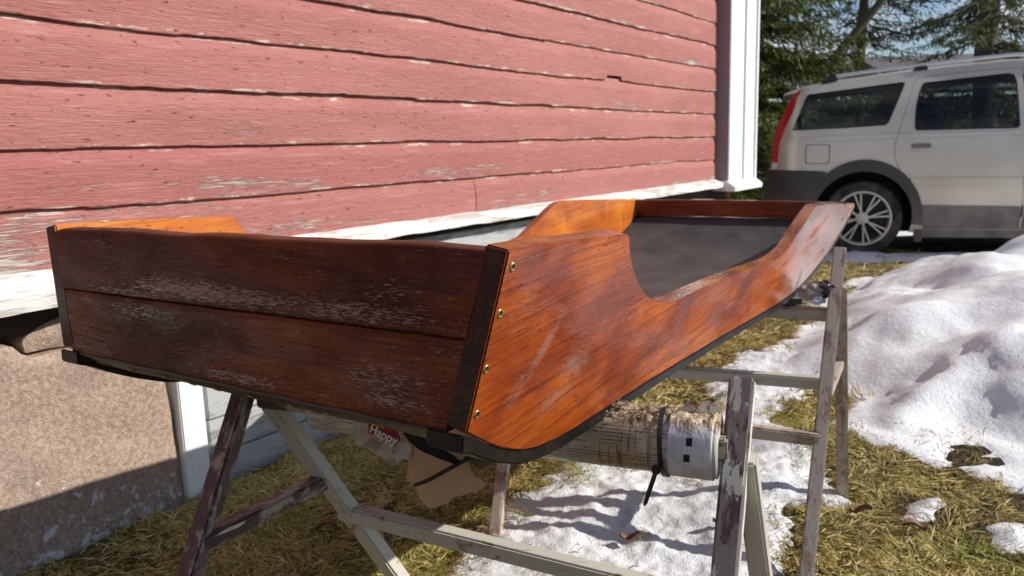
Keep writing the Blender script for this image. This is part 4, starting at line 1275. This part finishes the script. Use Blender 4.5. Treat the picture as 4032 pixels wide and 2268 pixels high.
SIDE = [(-.78, -.06), (-.835, .10), (-.84, .19), (-.83, .42), (-.79, .445), (-.79, .62), (-.76, .77), (-.685, .965), (-.60, 1.125), (-.555, 1.147), (-.40, 1.162), (-.24, 1.186), (.3, 1.240),
        (.7, 1.272), (1.1, 1.296), (1.5, 1.275), (1.75, 1.21), (2.1, .98), (2.42, .80), (2.9, .70), (3.3, .60), (3.48, .46), (3.52, .25), (3.5, .0), (3.3, -.10), (.42, -.12), (-.5, -.10)]
ARC = circ(-.035, .01, .402); ARCF = circ(2.74, .01, .402)
QW = [(-.615, .779), (-.505, 1.062), (-.48, 1.086), (.245, 1.154), (.275, 1.150), (.275, 1.13), (.150, .83), (.125, .802), (-.2, .79)]
DWI = [(.362, .765), (.366, .86), (.375, .95), (.395, 1.03), (.425, 1.118), (.445, 1.140), (1.06, 1.186), (1.10, 1.176), (1.118, 1.12), (1.125, .76), (1.105, .742), (.38, .748)]
FWI = [(1.22, .76), (1.215, 1.16), (1.24, 1.18), (1.52, 1.165), (1.68, 1.08), (2.2, .79), (2.15, .755)]
DOOR = [(.372, 1.180), (.30, .95), (.236, .745), (.205, .62), (.203, .56), (.225, .47), (.262, .40), (.32, .30), (.375, .19), (.40, .08), (.43, -.02), (.46, -.085), (1.17, -.085), (1.18, .72), (1.17, 1.232), (.9, 1.224), (.60, 1.205)]
FDOOR = [(1.186, -.085), (1.196, .72), (1.186, 1.232), (1.5, 1.215), (1.72, 1.14), (2.26, .79), (2.32, .5), (2.32, -.085)]
def grow(poly, d):
    c = np.mean(poly, 0); P = np.array(poly)
    r = np.linalg.norm(P - c, axis=1, keepdims=True); return (P + (P - c) / r * d).tolist()
body = panel('body', SIDE, [ARC, ARCF, grow(DOOR, .004), grow(FDOOR, .004), QW], CARP, car, 0, .02)
far_side = panel('far_side', SIDE, [ARC, ARCF, QW, DWI, FWI], CARP, body, 0, .05, far=True)
panel('door_gap', grow(DOOR, .025), [grow(DWI, .012)], BLACK, body, -.012, .015)
panel('door_gap', grow(FDOOR, .025), [grow(FWI, .012)], BLACK, body, -.012, .03)
# roof, tailgate and bonnet join the two sides
rows = []
OUTL = []
for k in range(3, 22):
    p, q = np.array(SIDE[k]), np.array(SIDE[k + 1]); nn2 = max(1, int(np.linalg.norm(q - p) / .04))
    OUTL += [p + (q - p) * i / nn2 for i in range(nn2)]
for x, z in OUTL:
    a = CS(np.array([x]), np.array([z]))[0]; b = CS(np.array([x]), np.array([z]), 0, True)[0]
    r = [a + CNO * .004 - V3(0, 0, .012)]
    for i in range(13):
        u = i / 12; p = a + (b - a) * u; bul = 4 * u * (1 - u)
        p = p + V3(0, 0, .05 * bul) * (1 if .2 < z else .2) + CF * (.05 * bul if x < -.5 else 0)
        r.append(p)
    r.append(b - CNO * .004 - V3(0, 0, .012)); rows.append(r)
V, F = loft(rows)
obj('roof', V, F, CARP, car, smooth=True)
rdoor = panel('rear_door', DOOR, [DWI], CARP, car, .0, .018)
fdoor = panel('front_door', FDOOR, [FWI], CARP, car, .0, .03)
panel('quarter_window', QW, [], GLASS, car, -.008, .02)
panel('rear_door_window', DWI, [], GLASS, rdoor, -.008, .02)
panel('front_door_window', FWI, [], GLASS, fdoor, -.008, .03)
SILL = MT('dirty_sill', .6, 0, .4); SILL.set('Base Color', SILL.mix(SILL.rng(SILL.noise(SILL.objco(), 6, 4), .35, .65), (.15, .135, .125), (.235, .21, .18))); SILL = SILL.m
SEAL = simple('black_seal', (.012, .012, .013), .4)
def ringpoly(name, poly, w, parent, mat=SEAL, off=.002):
    P = grow(poly, w); return panel(name, P, [poly], mat, parent, off, .009, .006)
ringpoly('window_seal', QW, .010, body); ringpoly('window_seal', DWI, .010, rdoor)
panel('tail_lamp', [(-.790, .50), (-.788, .62), (-.76, .772), (-.685, .965), (-.590, 1.130), (-.555, 1.130), (-.613, .962), (-.69, .785), (-.728, .665), (-.742, .50)], [], REDL, car, .006, .012, .03)
panel('reverse_lamp', [(-.790, .440), (-.790, .497), (-.743, .497), (-.747, .440)], [], simple('clear_lamp', (.7, .7, .7), .15), car, .006, .012, .03)
FLAPP = [(-.502, .50), (-.502, .63), (-.490, .643), (-.33, .643), (-.318, .63), (-.318, .50), (-.33, .488), (-.49, .488)]
panel('fuel_flap', [(-.502, .50), (-.502, .63), (-.490, .643), (-.33, .643), (-.318, .63), (-.318, .50), (-.33, .488), (-.49, .488)], [], CARP, car, .004, .015, .01)
ringpoly('flap_gap', FLAPP, .009, body, simple('gap_grey', (.09, .085, .08), .7), .003)
hnd = panel('handle_recess', [(.262 + .11 + .112 * cos(a), .622 + .043 * sin(a)) for a in np.linspace(0, 2 * pi, 28, endpoint=False)], [], CARP, rdoor, .003, .012, .004)
panel('door_handle', [(.325, .608), (.333, .628), (.36, .634), (.46, .634), (.478, .622), (.478, .606), (.46, .598), (.34, .598)], [], simple('handle_grey', (.16, .15, .14), .35), rdoor, .026, .009, .022)
panel('side_moulding', [(.330, .30), (.335, .345), (1.165, .338), (1.165, .285)], [], CARP, rdoor, .016, .012, .014)
ringpoly('moulding_gap', [(.330, .30), (.335, .345), (1.165, .338), (1.165, .285)], .006, rdoor, simple('seam_grey', (.16, .15, .14), .6), .002)
panel('bumper', [(-.80, -.10), (-.845, .10), (-.850, .19), (-.838, .40), (-.825, .437), (-.45, .424), (-.335, .414), (-.38, .30), (-.43, .12), (-.45, -.08)], [], CLAD, car, .020, .02, .05)
arcO = circ(-.03, .0, .512, 30, radians(-6), radians(186), rx=.475); arcI = circ(-.035, .01, .400, 30, radians(-8), radians(188))
panel('arch_trim', arcO + arcI[::-1], [], CLAD, car, .022, .012, .03)
arcO2 = circ(2.74, .0, .48, 30, radians(-6), radians(186)); arcI2 = circ(2.74, .01, .400, 30, radians(-8), radians(188))
panel('arch_trim', arcO2 + arcI2[::-1], [], CLAD, car, .022, .03, .03)
panel('sill_cladding', [(.395, .118), (1.165, .102), (1.17, -.085), (.46, -.085)], [], SILL, rdoor, .014, .02, .012)
panel('sill_cladding', [(1.20, .102), (2.31, .10), (2.31, -.085), (1.19, -.085)], [], SILL, fdoor, .014, .03, .012)
panel('sill', [(.42, -.095), (2.36, -.095), (2.36, -.16), (.44, -.16)], [], SILL, car, .004, .03, .05)
panel('mud_flap', [(.385, -.09), (.46, -.09), (.45, -.20), (.40, -.20)], [], simple('mud_flap_grey', (.12, .105, .09), .8), car, .004, .012, .05)
# wheel wells
for cx in (-.035, 2.74):
    rows = []
    for a in np.linspace(radians(-10), radians(190), 25):
        rows.append([CWp(cx + .41 * cos(a), -.03, .01 + .41 * sin(a)), CWp(cx + .41 * cos(a), -.45, .01 + .41 * sin(a))])
    V, F = loft(rows); n0 = len(V); V = np.r_[V, [CWp(cx, -.45, .01)]]; F += [(2 * k + 1, 2 * k + 3, n0) for k in range(24)]
    obj('wheel_well', V, F, BLACK, car)
obj('underbody', [CWp(-.7, -.05, -.11), CWp(3.3, -.05, -.11), CWp(3.3, -1.75, -.11), CWp(-.7, -1.75, -.11)], [(0, 1, 2, 3)], BLACK, car)
def wheel(cx, yin, far=False):
    c = V3(cx, yin, 0.002)
    sg = -1 if far else 1
    def ringset(prof, n=56):
        rows = []
        for a in np.linspace(0, 2 * pi, n, endpoint=False):
            rows.append([CWp(cx + r * cos(a), yin + sg * y, .002 + r * sin(a)) for r, y in prof])
        rows.append(rows[0]); return loft(rows)
    w = thing_part('wheel', car, *ringset([(.12, -.20), (.30, -.20), (.325, -.17), (.328, -.10), (.325, -.03), (.312, -.004), (.27, .004), (.238, -.004), (.232, -.02)]), TYRE)
    parts = [ringset([(.238, -.006), (.236, .004), (.222, .004), (.214, -.012), (.212, -.10)]), ringset([(.0001, .002), (.035, .002), (.052, -.004), (.056, -.05)])]
    for k in range(16):          # eight pairs of slim spokes
        a = 2 * pi * (k // 2) / 8 + (.12 if k % 2 else -.12) + .2
        d = V3(cos(a), 0, sin(a)); p = V3(-sin(a), 0, cos(a))
        pts = []
        for r, hw, y in ((.04, .007, .0), (.13, .0065, -.012), (.222, .0075, -.010)):
            for s_ in (-1, 1):
                for dy in (0, -.03):
                    q = d * r + p * hw * s_ + p * (.012 if k % 2 else -.012) * ((.222 - r) / .18) * -.6
                    pts.append(CWp(cx + q[0], yin + sg * (y + dy), .002 + q[2]))
        f = []
        for b in (0, 4): f += [(b, b + 2, b + 6, b + 4), (b + 1, b + 5, b + 7, b + 3), (b, b + 4, b + 5, b + 1), (b + 2, b + 3, b + 7, b + 6)]
        parts.append((np.array(pts), f))
    V, F = join(parts)
    r = obj('rim', V, F, RIM, w); finish(r, 0)
    V, F = ringset([(.0001, -.07), (.214, -.07)], 32)
    obj('brake_disc', V, F, BLACK, w)
def thing_part(name, parent, V, F, mat):
    return finish(obj(name, V, F, mat, parent), 0)
wheel(-.025, -.035); wheel(2.74, -.035); wheel(-.025, -1.765, True); wheel(2.74, -1.765, True)
# roof rail with feet
railp = [(-.30, 1.212), (-.256, 1.242), (0, 1.266), (.3, 1.288), (.7, 1.318), (1.1, 1.342), (1.5, 1.335), (1.62, 1.305)]
def roof_rail(far):
    P = [CS(np.array([x]), np.array([min(z, 1.2)]), -.06, far)[0] * V3(1, 1, 0) + V3(0, 0, CO[2] + z) for x, z in railp]
    V, F = tube(P, [.010] + [.017] * 6 + [.010], 10)
    rl = finish(obj('roof_rail', V, F, simple('rail_alloy', (.62, .62, .62), .28, .8), car), 0)
    for x0, x1, z0, z1 in ((-.393, -.25, 1.168, 1.242), (.33, .473, 1.225, 1.284), (1.5, 1.64, 1.25, 1.325)):
        V = []
        for x, z in ((x0, z0), (x0 + .05, z1), (x1 - .01, z1 + .004), (x1, z0 + .03)):
            b = CS(np.array([x]), np.array([1.19]), -.035, far)[0] * V3(1, 1, 0)
            c = CS(np.array([x]), np.array([1.19]), -.085, far)[0] * V3(1, 1, 0)
            V += [b + V3(0, 0, CO[2] + z), c + V3(0, 0, CO[2] + z)]
        finish(obj('rail_foot', V, [(0, 2, 4, 6), (1, 7, 5, 3), (0, 1, 3, 2), (2, 3, 5, 4), (4, 5, 7, 6), (6, 7, 1, 0)], SEAL, rl), .006)
roof_rail(False); roof_rail(True)
# spoiler
V = []
for y in (-.20, -1.6):
    for x, z in ((-.52, 1.165), (-.70, 1.10), (-.705, 1.085), (-.60, 1.105)): V.append(CWp(x, y, z))
finish(obj('spoiler', V, [(0, 1, 2, 3), (7, 6, 5, 4), (0, 4, 5, 1), (1, 5, 6, 2), (2, 6, 7, 3), (3, 7, 4, 0)], CARP, car), .006)
# seats seen through the glass
SEATM = simple('seat_cloth', (.05, .05, .052), .9)
for x, y in ((.45, -.45), (.45, -.95), (.45, -1.40), (1.45, -.5), (1.45, -1.3)):
    st_ = box_obj('seat', CWp(x, y - .22, .1), CF * .16, CNO * .44, V3(0, 0, .78), SEATM, car, .05)
    box_obj('headrest', CWp(x + .03, y - .12, .90), CF * .10, CNO * .24, V3(0, 0, .16), SEATM, st_, .04)

# ------------------------------------------------------------------ trees, shed
def bark(name, a, b):
    m = MT(name, .9); m.set('Base Color', m.mix(m.noise(m.map(m.objco(), (14, 14, 3)), 1, 5, .7), a, b)); m.bump(m.noise(m.map(m.objco(), (30, 30, 7)), 1, 4), .8, .03)
    return m.m
BARK = bark('spruce_bark', (.05, .038, .03), (.13, .10, .08)); BARKG = bark('grey_bark', (.10, .085, .07), (.24, .21, .18)); BIRCH = bark('birch_bark', (.30, .28, .26), (.72, .70, .67))
def needles(name, c1, c2, c3):
    m = MT(name, .6, 0, .3)
    f = m.attr('rnd', 'Fac'); c = m.ramp(f, (.0, c1), (.55, c2), (1., c3))
    m.set('Base Color', c)
    t = m.node('ShaderNodeBsdfTranslucent'); m.inp(t, 0, m.mix(.4, c, (.16, .20, .02)))
    mx = m.node('ShaderNodeMixShader'); m.inp(mx, 0, .28)
    m.t.links.new(m.p.outputs[0], mx.inputs[1]); m.t.links.new(t.outputs[0], mx.inputs[2]); m.t.links.new(mx.outputs[0], m.out.inputs[0])
    return m.m
NEED = needles('spruce_needles', (.020, .032, .010), (.060, .085, .016), (.13, .155, .022))
NEEDD = needles('dark_needles', (.022, .030, .014), (.050, .066, .024), (.10, .10, .04))
def spruce(x, y, H, R, label, seed, dens=1., z0=.2, drop=.35, mat=NEED, trunk_r=.16, zmax=7.5, tw=.17):
    r = np.random.default_rng(seed)
    b = float(gz([[x, y]])[0])
    root = thing('spruce_tree', (x, y, b), label, 'tree', 'conifers behind the car')
    pts = [(x + .05 * sin(k * 1.3 + seed), y, b - .1 + (H + .1) * k / 10) for k in range(11)]
    V, F = tube(pts, [trunk_r * (1 - .94 * k / 10) for k in range(11)], 9)
    tr = obj('trunk', V, F, BARK, root, smooth=True)
    Q, RN = [], []; limbs = []
    z = z0
    while z < min(H * .97, zmax):
        nb = max(3, int(r.integers(5, 8) * min(1, .5 + dens * .5)))
        for k in range(nb):
            az = r.uniform(0, 2 * pi); L = R * (1 - z / H) ** .85 * r.uniform(.65, 1.1)
            if L < .15: continue
            zz = z + r.uniform(-.12, .12); dr = drop * r.uniform(.5, 1.4)
            d = np.array([cos(az), sin(az), 0]); s = np.array([-sin(az), cos(az), 0])
            n = max(8, int(L / .022 * dens)); u = np.linspace(.12, 1, n)
            sp = np.c_[x + d[0] * L * u, y + d[1] * L * u, b + zz - dr * L * (u ** 1.3 - .55 * u ** 3)]
            limbs.append((sp[::max(1, n // 4)], .008 + .006 * L))
            for sd in (-1, 1, 0):
                m_ = n
                tl = tw * (.45 + .65 * L / R) * (1.05 - .55 * u) * r.uniform(.5, 1.4, m_)
                dv = d[None] * r.uniform(.25, .9, m_)[:, None] + s[None] * (sd * r.uniform(.6, 1.1, m_) + (r.normal(0, .25, m_) if sd == 0 else 0))[:, None]
                dv[:, 2] -= r.uniform(.15, .75, m_) if sd else r.uniform(.5, 1.5, m_)
                dv /= np.linalg.norm(dv, axis=1, keepdims=True)
                wv = np.cross(dv, r.normal(0, 1, (m_, 3))); wv /= np.linalg.norm(wv, axis=1, keepdims=True)
                p = sp + r.normal(0, .035, (m_, 3)); w = .0105 * r.uniform(.6, 1.5, m_)
                e = p + dv * tl[:, None]; md = p + dv * tl[:, None] * .45
                Q.append(np.stack([p, md + wv * w[:, None], e, md - wv * w[:, None]], 1))
                RN.append(np.clip(r.normal(.45 + .25 * (u - .5), .2), 0, 1))
        z += r.uniform(.10, .20) / max(.7, dens)
    Q = np.concatenate(Q); RN = np.concatenate(RN); n = len(Q)
    F = np.arange(n * 4).reshape(n, 4)
    obj('crown', Q.reshape(-1, 3), F, mat, root, attrs={'rnd': np.repeat(RN, 4)})
    LV = [tube(p, [rr] + [rr * .45] * (len(p) - 1), 5, False) for p, rr in limbs if len(p) > 1]
    V, F = join(LV); obj('branches', V, F, BARK, root)
    return root
spruce(2.75, 10.6, 11, 2.1, 'dense sunlit green spruce just behind the white house corner', 3, 1.5, .1, .45, tw=.20)
spruce(8.0, 13.6, 13, 2.9, 'ragged dark spruce with a thick trunk rising behind the car roof', 8, .75, .3, .4, NEEDD, .21)
spruce(6.6, 15.2, 12, 2.3, 'thin dark spruce left of the thick trunked one behind the car', 15, .6, .4, .35, NEEDD, .12)
spruce(10.6, 15.5, 12, 2.4, 'spruce with bare lower trunk at the right edge behind the car', 23, .55, .9, .35, NEEDD, .15)
spruce(3.6, 15.5, 11, 2.3, 'dark spruce half hidden behind the dense spruce by the house', 31, .8, .2, .4, NEEDD, .15)

def bare_tree(name, pts, r0, label, mat, cat, seed, nb=26, bl=1.0, group=None, z_from=.3):
    r = random.Random(seed); pts = np.array(pts, float)
    root = thing(name, pts[0], label, cat, group)
    n = len(pts)
    V, F = tube(pts, [r0 * (1 - .6 * k / (n - 1)) for k in range(n)], 8); obj('trunk', V, F, mat, root, smooth=True)
    tw = []
    for k in range(nb):
        u = r.uniform(z_from, 1) * (n - 1); i = min(int(u), n - 2); p = pts[i] + (pts[i + 1] - pts[i]) * (u - i)
        a = r.uniform(0, 6.28); L = bl * r.uniform(.4, 1)
        d = V3(cos(a), sin(a), r.uniform(.2, 1.0)); d /= np.linalg.norm(d)
        q = [p, p + d * L * .5 + V3(0, 0, .03), p + d * L + V3(r.gauss(0, .1), r.gauss(0, .1), .05)]
        tw.append(tube(q, [.014, .009, .003], 5, False))
        for _ in range(7):
            b0 = q[0] + (q[2] - q[0]) * r.uniform(.3, .95); d2 = d + V3(r.gauss(0, .6), r.gauss(0, .6), r.gauss(.1, .4)); d2 /= np.linalg.norm(d2)
            tw.append(tube([b0, b0 + d2 * L * .25, b0 + d2 * L * .45 + V3(0, 0, -.03)], [.006, .004, .002], 4, False))
    V, F = join(tw); obj('branches', V, F, mat, root)
    return root
bare_tree('leaning_tree', [(3.1, 12.2, -.05), (4.0, 12.15, 1.1), (4.95, 12.1, 2.35), (5.75, 12.0, 3.35), (6.5, 12.0, 4.6), (7.0, 12.0, 6)], .085, 'bare mossy trunk leaning up to the right behind the car', bark('mossy_bark', (.045, .042, .02), (.11, .10, .05)), 'tree', 5, 16, .8, None, .45)
bare_tree('birch_tree', [(6.3, 17.8, -.05), (6.32, 17.8, 2), (6.3, 17.8, 4), (6.36, 17.8, 7)], .07, 'slim pale birch trunk against the bright sky left of the leaning trunk', BIRCH, 'tree', 9, 26, 1.0)
bare_tree('bare_bush', [(9.0, 14.2, -.05), (9.05, 14.2, 1.2), (9.1, 14.2, 2.8)], .03, 'leafless brown bush tangled in front of the dark spruce', bark('bush_bark', (.16, .11, .085), (.32, .235, .19)), 'bush', 12, 60, 1.1, None, .2)

shed = thing('shed', (10, 19, 0), 'low dark roofed shed far behind the car', 'shed')
box_obj('wall', V3(5.4, 18.2, -.2), V3(13, -.9, 0), V3(.2, 3, 0), V3(0, 0, 2.1), simple('shed_wall', (.12, .085, .07), .9), shed, 0)
rf = [V3(5.1, 17.8, 1.95), V3(18.7, 16.9, 1.95), V3(18.9, 20.4, 3.0), V3(5.3, 21.3, 3.0)]
obj('roof', rf + [p + V3(0, 0, .08) for p in rf], [(0, 3, 2, 1), (4, 5, 6, 7), (0, 1, 5, 4), (1, 2, 6, 5), (2, 3, 7, 6), (3, 0, 4, 7)], simple('shed_roof', (.10, .085, .08), .8), shed)

# ------------------------------------------------------------------ light, world, camera
AZ, EL = -3., 34.
sd = Vector((cos(radians(AZ)) * cos(radians(EL)), sin(radians(AZ)) * cos(radians(EL)), sin(radians(EL))))
sl = bpy.data.lights.new('sun', 'SUN'); sl.energy = 4.9; sl.angle = radians(.53); sl.color = (1., .945, .87)
so = bpy.data.objects.new('sun', sl); COL.objects.link(so); so.rotation_euler = sd.to_track_quat('Z', 'Y').to_euler()
w = bpy.data.worlds.new('World'); sc.world = w; w.use_nodes = True
nt = w.node_tree; nt.nodes.clear()
out = nt.nodes.new('ShaderNodeOutputWorld'); bg = nt.nodes.new('ShaderNodeBackground'); nt.links.new(bg.outputs[0], out.inputs[0])
sky = nt.nodes.new('ShaderNodeTexSky'); sky.sky_type = 'NISHITA'; sky.sun_disc = False
sky.sun_elevation = radians(EL); sky.sun_rotation = radians(90 - AZ)
sky.air_density = 1.3; sky.dust_density = .15; sky.ozone_density = 1.2
tc = nt.nodes.new('ShaderNodeTexCoord'); mp = nt.nodes.new('ShaderNodeMapping'); nt.links.new(tc.outputs['Generated'], mp.inputs[0]); mp.inputs['Scale'].default_value = (1, 1, 2.2); mp.inputs['Location'].default_value = (.35, .2, .1)
ns = nt.nodes.new('ShaderNodeTexNoise'); nt.links.new(mp.outputs[0], ns.inputs['Vector']); ns.inputs['Scale'].default_value = 4.2; ns.inputs['Detail'].default_value = 6; ns.inputs['Roughness'].default_value = .55
cr = nt.nodes.new('ShaderNodeValToRGB'); nt.links.new(ns.outputs['Fac'], cr.inputs[0]); cr.color_ramp.elements[0].position = .47; cr.color_ramp.elements[1].position = .66
cr.color_ramp.elements[1].color = (.85, .85, .85, 1)
tn = nt.nodes.new('ShaderNodeMix'); tn.data_type = 'RGBA'; tn.blend_type = 'MULTIPLY'; tn.inputs[0].default_value = 1; nt.links.new(sky.outputs[0], tn.inputs[6]); tn.inputs[7].default_value = (.85, 1.08, 1.45, 1)
mx = nt.nodes.new('ShaderNodeMix'); mx.data_type = 'RGBA'; nt.links.new(cr.outputs[0], mx.inputs[0]); nt.links.new(tn.outputs[2], mx.inputs[6]); mx.inputs[7].default_value = (15.0, 15.3, 15.8, 1)
nt.links.new(mx.outputs[2], bg.inputs[0]); bg.inputs[1].default_value = .050

cam = bpy.data.cameras.new('camera'); co_ = bpy.data.objects.new('camera', cam); COL.objects.link(co_); sc.camera = co_
P_, T_ = radians(10.0), -.030
f_ = V3(0, cos(P_), -sin(P_)); u0 = V3(0, sin(P_), cos(P_)); r0 = V3(1, 0, 0)
r_ = cos(T_) * r0 + sin(T_) * u0; u_ = -sin(T_) * r0 + cos(T_) * u0
co_.matrix_world = Matrix(((r_[0], u_[0], -f_[0], 0), (r_[1], u_[1], -f_[1], 0), (r_[2], u_[2], -f_[2], 1.07), (0, 0, 0, 1)))
cam.sensor_width = 36; cam.lens = 36 * 2000 / 2576; cam.clip_start = .02; cam.clip_end = 400
cam.dof.use_dof = True; cam.dof.focus_distance = 1.12; cam.dof.aperture_fstop = 8.2

sc.view_settings.view_transform = 'Standard'; sc.view_settings.look = 'None'; sc.view_settings.gamma = 1
sc.view_settings.exposure = .33
